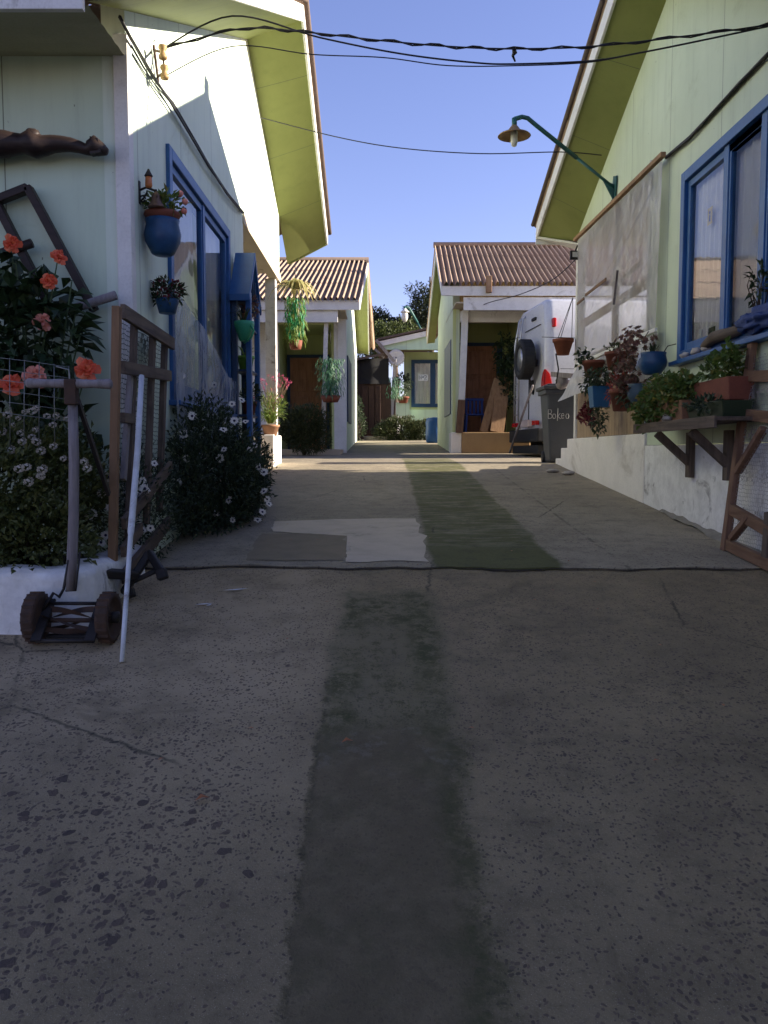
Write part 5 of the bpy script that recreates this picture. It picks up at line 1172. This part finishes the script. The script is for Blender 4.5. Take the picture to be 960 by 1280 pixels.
# ---- planter shelf under the window
random.seed(73)
sf = thing('planter_shelf', 'wooden wall shelf on two triangular brackets below the wide window', 'shelf', (XR - .2, 7.2, 1.7))
ya, yb = on_x(806, 530, 2.37).y, 5.85
zs = 1.72
m = MB(); m.box((2.33, yb, zs), (XR - .002, 7.75, zs + .03)); m.box((2.31, yb, zs - .05), (2.33, 7.75, zs + .035)); part('board', m, 'oldwood_y', sf, .004)
for y in (7.22, 6.42):
    m = MB(); m.box((XR - .075, y - .045, 1.28), (XR - .024, y + .045, zs - .052)); br = part('bracket', m, 'oldwood', sf, .004)
    m = MB(); m.beam((XR - .05, y, 1.40), (2.36, y, zs - .06), .07, .06, (1, 0, 0)); part('strut', m, 'oldwood', br, .004)
WB = 'window boxes on the wooden wall shelf'
def winbox(label, y0, y1, z0, h, mat, x0, x1):
    t = thing('window_box', label, 'window box', ((x0 + x1) / 2, (y0 + y1) / 2, z0), WB); m = MB(); e = .02
    m.add([(x0 + e, y0 + e, z0), (x1 - e, y0 + e, z0), (x1 - e, y1 - e, z0), (x0 + e, y1 - e, z0), (x0, y0, z0 + h), (x1, y0, z0 + h), (x1, y1, z0 + h), (x0, y1, z0 + h), (x0 + e, y0 + e, z0 + h - .03), (x1 - e, y0 + e, z0 + h - .03), (x1 - e, y1 - e, z0 + h - .03), (x0 + e, y1 - e, z0 + h - .03)],
          [(3, 2, 1, 0), (0, 1, 5, 4), (1, 2, 6, 5), (2, 3, 7, 6), (3, 0, 4, 7), (8, 9, 10, 11), (4, 5, 9, 8), (5, 6, 10, 9), (6, 7, 11, 10), (7, 4, 8, 11)])
    part('box', m, mat, t, .008); return t
b1 = winbox('ochre terracotta window box at the far end of the shelf', 6.72, 7.62, zs + .032, .17, 'terra2', 2.38, 2.60)
b2 = winbox('dark green window box at the near end of the shelf', 5.95, 6.66, zs + .032, .12, 'leafdaisy', 2.40, 2.64)
b3 = winbox('brown terracotta window box raised above the dark green one', 6.00, 6.68, zs + .155, .17, 'terra', 2.46, 2.66)
m = MB(); foliage(m, [((2.45, 7.35, 2.02), (.14, .40, .16)), ((2.38, 7.55, 1.86), (.11, .32, .19)), ((2.43, 6.95, 2.02), (.13, .36, .13)), ((2.34, 7.1, 1.88), (.06, .36, .11))], 1500, .054, .052, .5, .3, .6, .1); part('plant', m, 'leafgeran', b1)
m = MB(); stems(m, (2.5, 7.2, 1.9), [(2.36 + rnd(-.1, .1), 7.2 + rnd(-.5, .6), 1.75 + rnd(0, .4)) for _ in range(20)], .006, .003, 5); part('stem', m, 'drystem', b1)
m = MB(); foliage(m, [((2.55, 6.3, 2.14), (.11, .32, .11)), ((2.5, 6.1, 2.2), (.06, .08, .10))], 260, .06, .055, .6, .3); part('plant', m, 'leafgeran', b3)
m = MB(); foliage(m, [((2.40, 6.3, 1.85), (.07, .34, .05))], 140, .05, .03, .4, .3); part('plant', m, 'leafdaisy', b2)
STN = 'pale stones set out by the window'
for px, py, X, s, lb in ((856, 441, XR - .06, .04, 'grey stone in the far corner of the window sill'), (871, 426, XR - .05, .048, 'whitish stone standing by the first pane'), (884, 419, XR - .05, .045, 'tan stone beside the driftwood')):
    c = on_x(px, py, X); c.z = rz0 - .085 + .004 + s * .62; m = MB(); m.blob(c, (s, s * 1.25, s * .75), 12, 8, px, .5); solo('stone', m, 'stone', lb, 'stone', STN)
c = on_x(825, 524, 2.36); c = V((2.37, 7.0, zs + .062)); m = MB(); m.blob(c, (.04, .07, .03), 12, 8, 9, .5); solo('stone', m, 'stone', 'flat stone lying on the edge of the wall shelf', 'stone', STN)
m = MB(); m.tube([(XR - .055, 6.95, rz0 - .03), (XR - .07, 6.7, rz0 + .01), (XR - .06, 6.35, rz0 + .0), (XR - .07, 6.05, rz0 + .02)], [.035, .05, .045, .03], 9); solo('driftwood', m, 'oldwood_y', 'length of driftwood lying on the blue window sill', 'driftwood')
m = MB(); m.blob((XR - .06, 5.9, rz0 + .03), (.06, .30, .075), 30, 18, 6, 1.0); m.blob((XR - .07, 6.12, rz0 + .03), (.05, .12, .05), 16, 10, 2, .9); solo('blue_cloth', m, 'bluecloth', 'crumpled navy cloth on the window sill', 'cloth')
c = V((XR - .05, 5.98, rz0 + .09)); t = thing('potted_twig', 'thin dark leafy twigs rising from the sill above the navy cloth', 'plant', c)
m = MB(); stems(m, c, [c + V((rnd(-.05, .02), rnd(-.12, .12), rnd(.15, .34))) for _ in range(7)], .005, .002, 4); part('stem', m, 'bark', t); m = MB(); foliage(m, [(c + V((0, 0, .2)), (.06, .13, .14))], 60, .06, .03, .3, .2); part('foliage', m, 'leafdark', t)
c = V((XR + .075, 7.02, rz0 + .02)); m = MB(); m.box(c - V((.025, .0, 0)), c + V((.02, .14, .13))); t = solo('green_box', m, 'leafdark', 'small green tub behind the first window pane', 'tub', bevel=.01)
c = V((XR + .05, 7.30, rz0 + .015)); m = MB(); m.box(c, c + V((.02, .06, .15))); solo('white_card', m, 'paper', 'upright white card standing inside the window corner', 'card')

# ---- leaning gate with chicken wire on the right
wg = thing('wire_gate', 'brown wooden gate with chicken wire leaning on the right wall', 'gate', (2.55, 6.1, gz(6.1)))
def lean(px, py):
    # the gate leans: its foot stands out from the wall, its top touches the wall
    x = 2.46
    for _ in range(4):
        p = on_x(px, py, x); f = (p.z - .72) / (2.3 - .72); x = 2.50 + (XR - .05 - 2.50) * f
    return on_x(px, py, x)
for a, b, w in (((906, 688), (941, 428), .07),):
    m = MB(); m.beam(lean(*a), lean(*b), w, .05, (1, 0, 0)); part('stile', m, 'brownwood', wg, .005)
far = lean(906, 688)
pz = lambda py, dy: None
y_near = 5.05
for pa, pb in (((936, 470), (985, 470)), ((931, 518), (985, 524)), ((914, 636), (958, 662)), ((910, 681), (962, 706))):
    a = lean(*pa); b = lean(*pb); d = (b - a); b2 = a + d * ((a.y - y_near) / max(.01, a.y - b.y)) if b.y < a.y else b
    m = MB(); m.beam(a + V((-.0, .0, 0)), b2, .042, .08, (0, 0, 1)); part('rail', m, 'brownwood_y', wg, .005)
for pa, pb, w in (((955, 535), (922, 590), .055), ((938, 645), (915, 673), .055)):
    m = MB(); m.beam(lean(*pa), lean(*pb), .04, w, (1, 0, 0)); part('brace', m, 'brownwood', wg, .004)
m = MB(); m.beam(lean(958, 700), lean(962, 640), .07, .045, (1, 0, 0)); part('stile', m, 'oldwood', wg, .004)
m = MB(); m.add([lean(908, 684) + V((.01, 0, 0)), lean(1010, 740) + V((.01, 0, 0)), lean(1010, 430) + V((.01, 0, 0)), lean(938, 445) + V((.01, 0, 0))], [(0, 1, 2, 3)]); part('netting', m, 'chicken', wg)

# ---- wheelie bin
wb = thing('wheelie_bin', 'dark grey wheelie bin with white hand lettering at the porch steps', 'wheelie bin', (2.85, 13.4, gz(13.3)))
bz, bt = gz(13.2) + .02, 2.48
f0, f1 = 13.10, 13.72
def bx(x, y, z): return V((x, y, z))
m = MB(); lo_ = [(2.62, f0 + .06), (3.10, f0 + .06), (3.10, f1 - .08), (2.62, f1 - .08)]; hi_ = [(2.55, f0), (3.17, f0), (3.17, f1), (2.55, f1)]
m.add([V((x, y, bz)) for x, y in lo_] + [V((x, y, bt)) for x, y in hi_], [(3, 2, 1, 0), (4, 5, 6, 7), (0, 1, 5, 4), (1, 2, 6, 5), (2, 3, 7, 6), (3, 0, 4, 7)]); bd = part('body', m, 'bin', wb, .03)
m = MB(); m.box((2.49, f0 - .05, bt + .002), (3.22, f1 + .05, bt + .06)); m.box((2.56, f0 + .02, bt + .06), (3.15, f1, bt + .09)); part('lid', m, 'bin', wb, .015)
m = MB(); m.box((2.52, f0 - .02, bt - .07), (3.2, f1 + .02, bt - .001)); part('rim', m, 'bin', wb, .01)
m = MB(); m.lathe([(.02, -.03), (.1, -.03), (.1, .03), (.02, .03)], (2.62, f1 - .06, bz + .08), (1, 0, 0), 18); m.lathe([(.02, -.03), (.1, -.03), (.1, .03), (.02, .03)], (3.1, f1 - .06, bz + .08), (1, 0, 0), 18); part('wheels', m, 'rubber', wb)
m = MB(); dz = (bt - bz); o0 = at(685.5, 523, f0 - .005)
cx = [0, .068, .145, .20, .275]
for ch, x in zip('Bokeo', cx): strokes(m, (o0.x + x, f0 + .06 * (1 - (o0.z - bz) / dz) - .012, o0.z), (1, 0, 0), (0, .0, 1), GLY[ch], .11, .14, .0055)
part('lettering', m, 'chalk', bd)

# ---- the van
vn = thing('white_van', 'white high roofed van parked behind the bin with its rear to the driveway', 'van', (5, 14.9, gz(15)))
vx, vy0, vy1, vz0, vz1 = 2.62, 13.98, 15.95, 1.80, 4.16
m = MB()
secs = []
def vsec(x, inset, top):
    return [(x, vy0 + inset, vz0), (x, vy0 + inset, 3.0), (x, vy0 + .05 + inset, 3.6), (x, vy0 + .14 + inset, top - .06), (x, vy0 + .26 + inset, top), (x, vy1 - .26 - inset, top), (x, vy1 - .14 - inset, top - .06), (x, vy1 - .05 - inset, 3.6), (x, vy1 - inset, 3.0), (x, vy1 - inset, vz0)]
S = [vsec(vx + .02, .05, vz1 - .08), vsec(vx + .06, .01, vz1 - .02), vsec(vx + .2, 0, vz1), vsec(7.0, 0, vz1), vsec(7.6, .05, vz1 - .3), vsec(8.0, .1, 3.2)]
# the rear leans forward a little towards the roof
for s in (0, 1): S[s] = [(x + max(0, z - 3.2) * .03, y, z) for x, y, z in S[s]]
vs = [p for s in S for p in s]; n = 10
m.smooth = True; m.add(vs, [(i * n + j, i * n + j + 1, (i + 1) * n + j + 1, (i + 1) * n + j) for i in range(len(S) - 1) for j in range(n - 1)]); m.smooth = False
m.add(S[0], [tuple(range(n - 1, -1, -1))]); m.add(S[-1], [tuple(range(n))]); m.add([S[0][0], S[0][-1], S[-1][-1], S[-1][0]], [(0, 1, 2, 3)])
bd = part('body', m, 'vanwhite', vn)
m = MB(); m.box((vx + .004, 14.955, 1.9), (vx + .03, 14.965, 3.3)); [m.box((vx + .9 + 1.6 * k, vy0 - .003, 2.0), (vx + .908 + 1.6 * k, vy0 + .01, 3.0)) for k in range(2)]; m.box((vx + .3, vy0 - .004, 2.9), (vx + 4, vy0 + .01, 2.908)); part('panel_gap', m, 'rubber', bd)
m = MB(); [m.tube([(vx + .01 + max(0, z - 3.2) * .03, y0, z), (vx + .01 + max(0, z - 3.2) * .03, y1, z)], .008, 5) for z, y0, y1 in ((3.72, 14.3, 15.3),)]; m.box((vx + .01, 14.6, 3.85), (vx + .06, 14.85, 3.9)); part('rain_strip', m, 'rubber', vn)
c = V((vx - .19, 14.55, 3.12))
m = MB(); R_ = .36
m.lathe([(R_ * .62, -.105), (R_ * .9, -.115), (R_ * .99, -.08), (R_, -.03), (R_, .03), (R_ * .99, .08), (R_ * .9, .115), (R_ * .62, .105), (R_ * .6, 0)], c, (-1, 0, 0), 32)
for k in range(40):
    a = 2 * PI * k / 40; d = V((0, math.cos(a), math.sin(a))); m.beam(c + d * (R_ - .002) + V((-.09, 0, 0)), c + d * (R_ - .002) + V((.09, 0, 0)), .03, .014, d)
wh = part('spare_wheel', m, 'rubber', vn)
m = MB(); m.lathe([(R_ * .62, .085), (R_ * .6, .05), (R_ * .35, .03), (R_ * .3, .07), (.03, .075)], c, (-1, 0, 0), 24); part('rim', m, 'steel', wh)
m = MB(); m.beam(c + V((.04, 0, -.05)), (vx + .03, 14.55, 3.05), .2, .12); m.tube([c + V((.08, 0, -.3)), (vx + .03, 14.7, 2.5)], .02, 6); part('carrier', m, 'dark', vn)
m = MB()
for y in (15.35, 15.65): m.tube([(vx - .08, y, 2.0), (vx - .08, y, 3.5), (vx + .0, y, 3.98), (vx + .25, y, 4.2)], .018, 6)
for z in (2.15, 2.45, 2.75, 3.05, 3.35, 3.65): m.tube([(vx - .08 + max(0, z - 3.5) * .16, 15.35, z), (vx - .08 + max(0, z - 3.5) * .16, 15.65, z)], .014, 6)
part('ladder', m, 'steel', vn)
m = MB(); m.prism([(vx - .004, vy0 + .02, 2.44), (vx - .004, vy0 + .17, 2.46), (vx - .004, vy0 + .15, 2.72), (vx + .004, vy0 + .10, 2.84), (vx + .01, vy0 + .03, 2.90)], (.12, 0, 0)); m.prism([(vx + .03, vy0 - .006, 2.44), (vx + .15, vy0 - .006, 2.44), (vx + .15, vy0 - .006, 2.66), (vx + .11, vy0 - .006, 2.82), (vx + .03, vy0 - .006, 2.90)], (0, .02, 0)); part('tail_light', m, 'redlens', vn, .01)
m = MB(); m.box((vx - .008, vy0 + .04, 2.44), (vx + .02, vy0 + .19, 2.60)); part('reversing_light', m, 'lensclear', vn, .005)
cc = at(691, 398, vy0 + .05); m = MB(); m.box((cc.x - .035, vy0 + .0, cc.z - .08), (cc.x + .035, vy0 + .11, cc.z + .08)); part('marker_light', m, 'redlens', vn, .02)
m = MB(); m.box((vx - .10, vy0 - .01, 1.62), (vx + .25, vy1 + .01, 1.86)); m.box((vx - .06, vy0 + .1, 1.40), (vx + .2, vy1 - .1, 1.56)); bp = part('bumper', m, 'rubber', vn, .02)
m = MB(); m.box((vx - .108, vy0 + .12, 1.92), (vx - .03, vy0 + .36, 2.0)); m.box((vx - .108, vy0 + 1.5, 1.92), (vx - .03, vy0 + 1.75, 2.0)); part('reflector', m, 'redlens', bp, .01)
m = MB(); m.box((vx - .112, vy0 + .57, 1.9), (vx - .03, vy0 + 1.1, 2.03)); part('number_plate', m, 'lensclear', bp, .005)
m = MB(); m.box((vx + .004, 14.62, 2.52), (vx - .012, 14.82, 2.76)); part('handle_recess', m, 'rubber', vn, .01)
for x, y in ((3.6, vy0 + .15), (3.6, vy1 - .15), (6.9, vy0 + .15), (6.9, vy1 - .15)):
    zc = gz(15) + .35; m = MB(); m.lathe([(.2, -.11), (.33, -.11), (.35, -.06), (.35, .06), (.33, .11), (.2, .11)], (x, y, zc), (0, 1, 0), 26); w = part('wheel', m, 'rubber', vn)
    m = MB(); m.lathe([(.2, -.105), (.06, -.08), (.05, -.1), (.01, -.1), (.01, .1), (.2, .105)], (x, y, zc), (0, 1, 0), 20); part('rim', m, 'steel', w)
m = MB(); c = at(694, 383, 14.25); m.tube([(c.x - .05, 14.25, c.z), (6, 14.25, c.z + .02)], .11, 16); tb_ = part('roof_tube', m, 'steel', vn); m = MB(); m.lathe([(.13, 0), (.13, .09), (.11, .1), (.01, .1)], (c.x + .03, 14.25, c.z), (-1, 0, 0), 16); part('end_cap', m, 'rubber', tb_)
m = MB(); m.box((2.9, vy0 + .2, 1.42), (7.5, vy1 - .2, 1.85)); part('underbody', m, 'rubber', vn)
fi = math.radians(6); k = 1.04; ox, oy = -2.38 * k, -.92 * k
vn.scale = (k,) * 3; vn.rotation_euler = (0, 0, fi); vn.location = (2.93 - (ox * math.cos(fi) - oy * math.sin(fi)), 15.4 - (ox * math.sin(fi) + oy * math.cos(fi)), gz(16.4) + .02)

# ---- things on and around the ochre porch
LP = 'planks leaning on the ochre porch'
for a, b, w, lb in (((604, 541, 18.45), (622, 474, 18.75), .17, 'sawn plank leaning at the porch, left and narrower'), ((621, 541, 18.4), (630, 471, 18.8), .30, 'wide sawn plank leaning at the porch beside the climber')):
    p, q_ = at(*a), at(*b); p.z = 1.935; m = MB(); m.beam(p, q_, w, .04, (0, 1, .2)); solo('plank', m, 'plank', lb, 'plank', LP, bevel=.004)
ch = thing('blue_chair', 'blue plastic chair with slatted back on the ochre porch', 'chair', (2.05, 19.4, 1.935)); cx_, cy_ = at(593, 530, 19.2).x, 19.2
m = MB(); m.box((cx_ - .22, cy_ - .2, 2.33), (cx_ + .22, cy_ + .2, 2.37)); part('seat', m, 'bluechair', ch, .012)
m = MB(); [m.box((cx_ - .2 + .09 * k, cy_ + .17, 2.37), (cx_ - .14 + .09 * k, cy_ + .2, 2.68)) for k in range(5)]; m.box((cx_ - .22, cy_ + .165, 2.68), (cx_ + .23, cy_ + .205, 2.74)); part('backrest', m, 'bluechair', ch, .008)
for sx in (-1, 1):
    for sy in (-1, 1): m = MB(); m.beam((cx_ + .22 * sx, cy_ + .22 * sy, 1.935), (cx_ + .19 * sx, cy_ + .18 * sy, 2.34), .04, .04); part('leg', m, 'bluechair', ch)
m = MB(); a = at(637, 565, 17.9); a.z = gz(17.9) + .05; b = at(666, 482, 14.7); m.tube([at(637, 566, 16.6), at(650, 528, 16.1), at(666, 482, 15.3)], .022, 7); p0 = at(637, 566, 16.6)
solo('broom_stick', m, 'greywood', 'long thin stick leaning against the rear of the white van', 'stick')
m = MB(); c = at(549, 534, 24.5); m.lathe([(.22, 0), (.26, .04), (.28, .3), (.26, .42), (.28, .6), (.24, .72), (.06, .75)], (c.x - .12, 24.6, gz(24.6)), n=20); solo('blue_drum', m, 'bluebarrel', 'blue plastic drum at the far corner of the right house', 'drum')
m = MB(); c = at(495, 447, 28.2); ax = V((-.1, -1, .12)); m.lathe([(.01, .10), (.12, .085), (.22, .04), (.28, 0), (.275, -.015), (.2, .02), (.01, .07)], c, (.1, 1, -.1), 26); m.tube([c + V((0, -.02, -.2)), c + V((0, -.4, -.1))], .012, 5); sdm = thing('satellite_dish', 'grey satellite dish on the thin post of the end house', 'satellite dish', c); part('dish', m, 'whitepost', sdm)
m = MB(); m.tube([c + V((0, .05, 0)), at(494, 440, 28.6)], .02, 6); part('mount', m, 'dark', sdm)
# loose stones and leaves on the driveway
random.seed(81)
for i, (x, y, lb) in enumerate(((2.35, 11.6, 'small dark stone lying near the white porch steps'), (2.5, 11.3, 'flat chip of rubble beside the white plinth'))):
    m = MB(); m.blob((x, y, gz(y) + .03), (.09, .06, .03), 10, 6, i + 20, .5); solo('loose_stone', m, 'stone', lb, 'stone', 'loose stones on the driveway')
m = MB()
for k in range(26):
    x, y = rnd(-1.6, 2.0), rnd(2.2, 9.5); m.leaf((x, y, (gz(y) if y < 5.4 else up_z(x, y)) + .012), V((rnd(-1, 1), rnd(-1, 1), .1)), V((0, 0, 1)), .028, .014, .1)
m.leaf((-.62, 2.65, gz(2.65) + .012), V((1, .4, .2)), V((0, 0, 1)), .05, .03); m.leaf((-.16, 3.05, gz(3.05) + .012), V((1, .2, .2)), V((0, 0, 1)), .045, .03); m.leaf((-1.45, 2.95, gz(2.95) + .012), V((1, -.4, .2)), V((0, 0, 1)), .05, .03)
o = struct('fallen_leaves', m, 'fallen', 'a few dry leaves on the concrete', 'stuff')
m = MB(); random.seed(82)
for x, y, l, w, a in ((-1.03, 4.72, .11, .03, .3), (-.90, 5.0, .16, .035, .35), (-1.0, 4.70, .05, .02, 1.0)):
    d = V((math.cos(a), math.sin(a), 0)); s = V((-d.y, d.x, 0)); z = gz(y) + .010; m.add([V((x, y, z)) - d * l / 2, V((x, y, z)) + s * w / 2, V((x, y, z + .05 * .13 * 0)) + d * l / 2 + V((0, 0, .003)), V((x, y, z)) - s * w * .4], [(0, 1, 2, 3)])
struct('paint_marks', m, 'paper', 'pale paint marks on the concrete', 'structure')

# ================================================================== TREES BEHIND
random.seed(91)
def tree(label, x, y, h, blobs, n, L, W, mat, group='trees behind the houses'):
    t = thing('pine_tree' if mat == 'leaftree' else 'garden_tree', label, 'tree', (x, y, gz(y)), group); m = MB()
    trunk = [V((x, y, gz(y))), V((x + .2, y, gz(y) + h * .5)), V((x + .1, y, gz(y) + h))]; m.tube(trunk, [.22, .15, .04], 8)
    for c, r in blobs:
        s = trunk[1].lerp(trunk[2], rnd(0, .8)); m.tube([s, s.lerp(V(c), .6) + V((0, 0, -.1)), V(c)], [.07, .04, .015], 5)
    part('trunk', m, 'bark', t); m = MB(); foliage(m, blobs, n, L, W, .4, .25, .6); part('crown', m, mat, t); return t
def B_(px, py, Y, r): return (at(px, py, Y), (r, r * .9, r * .85))
tree('dark conifer with tufted branches rising behind the end house at right', at(535, 390, 44).x, 44, 8.5, [B_(519, 362, 44, .55), B_(522, 368, 44, .5), B_(531, 376, 44, .7), B_(526, 386, 44, .8), B_(540, 372, 44, .9), B_(538, 392, 44, 1.2), B_(520, 402, 44, .8), B_(545, 400, 44, 1.6)], 5200, .20, .07, 'leaftree')
tree('dark rounded conifer behind the far left house', at(466, 410, 44).x, 44, 6.8, [B_(467, 398, 44, .7), B_(463, 410, 44, 1.3), B_(476, 408, 44, .9), B_(486, 412, 44, .7), B_(470, 420, 44, 1.5), B_(483, 404, 44, .45)], 5000, .20, .07, 'leaftree')
tree('dark bushy tree in the gap above the end house roof', at(505, 412, 46).x, 46, 6.2, [B_(500, 409, 46, .6), B_(510, 410, 46, .9), B_(497, 414, 46, .6), B_(516, 405, 46, .8), B_(507, 418, 46, 1.2)], 4200, .19, .07, 'leaftree')
tree('bright green tree lower in the gap behind the shed roof', at(490, 425, 40).x, 40, 5.2, [B_(480, 421, 40, .9), B_(495, 420, 40, .8), B_(510, 420, 40, .9), B_(465, 428, 40, 1.0), B_(488, 432, 40, 1.2)], 4200, .15, .08, 'leaftree2')

# ================================================================== LIGHT, SKY, CAMERA
EL, AZ = math.radians(19.0), math.radians(2.5)     # sun low on the right, level with the picture plane
SUN = V((math.cos(EL) * math.cos(AZ), math.cos(EL) * math.sin(AZ), math.sin(EL)))
ld = bpy.data.lights.new('sun', 'SUN'); ld.energy = 5.0; ld.angle = math.radians(.5); ld.color = (1, .90, .75)
lo = bpy.data.objects.new('sun', ld); C.objects.link(lo); lo.location = SUN * 30; lo.rotation_euler = SUN.to_track_quat('Z', 'Y').to_euler()
wd = bpy.data.worlds.new('World'); bpy.context.scene.world = wd; wd.use_nodes = True
t = wd.node_tree; t.nodes.clear(); sk = t.nodes.new('ShaderNodeTexSky'); sk.sky_type = 'NISHITA'; sk.sun_disc = False
sk.sun_elevation = EL; sk.sun_rotation = PI / 2 - AZ; sk.altitude = 0; sk.air_density = 1.0; sk.dust_density = .35; sk.ozone_density = 2.2
bg = t.nodes.new('ShaderNodeBackground'); bg.inputs[1].default_value = .076; ou = t.nodes.new('ShaderNodeOutputWorld')
tn = t.nodes.new('ShaderNodeMix'); tn.data_type = 'RGBA'; tn.blend_type = 'MULTIPLY'; tn.inputs[0].default_value = 1; tn.inputs[7].default_value = (1.03, .84, 1.07, 1)
t.links.new(sk.outputs[0], tn.inputs[6]); t.links.new(tn.outputs[2], bg.inputs[0]); t.links.new(bg.outputs[0], ou.inputs[0])
sc = bpy.context.scene
sc.view_settings.view_transform = 'Standard'; sc.view_settings.look = 'None'; sc.view_settings.exposure = 1.72; sc.view_settings.gamma = 1
sc.view_settings.use_curve_mapping = False
cd = bpy.data.cameras.new('camera'); co = bpy.data.objects.new('camera', cd); C.objects.link(co); sc.camera = co
co.location = (0, 0, CAMH); co.rotation_euler = (PI / 2 - TH, 0, 0)
cd.sensor_fit = 'VERTICAL'; cd.sensor_height = 36; cd.lens = F / 1280 * 36; cd.clip_start = .05; cd.clip_end = 600
sc.cycles.max_bounces = 6; sc.cycles.transparent_max_bounces = 16; sc.cycles.diffuse_bounces = 4; sc.cycles.glossy_bounces = 3; sc.cycles.caustics_reflective = False; sc.cycles.caustics_refractive = False
sc.cycles.use_denoising = True
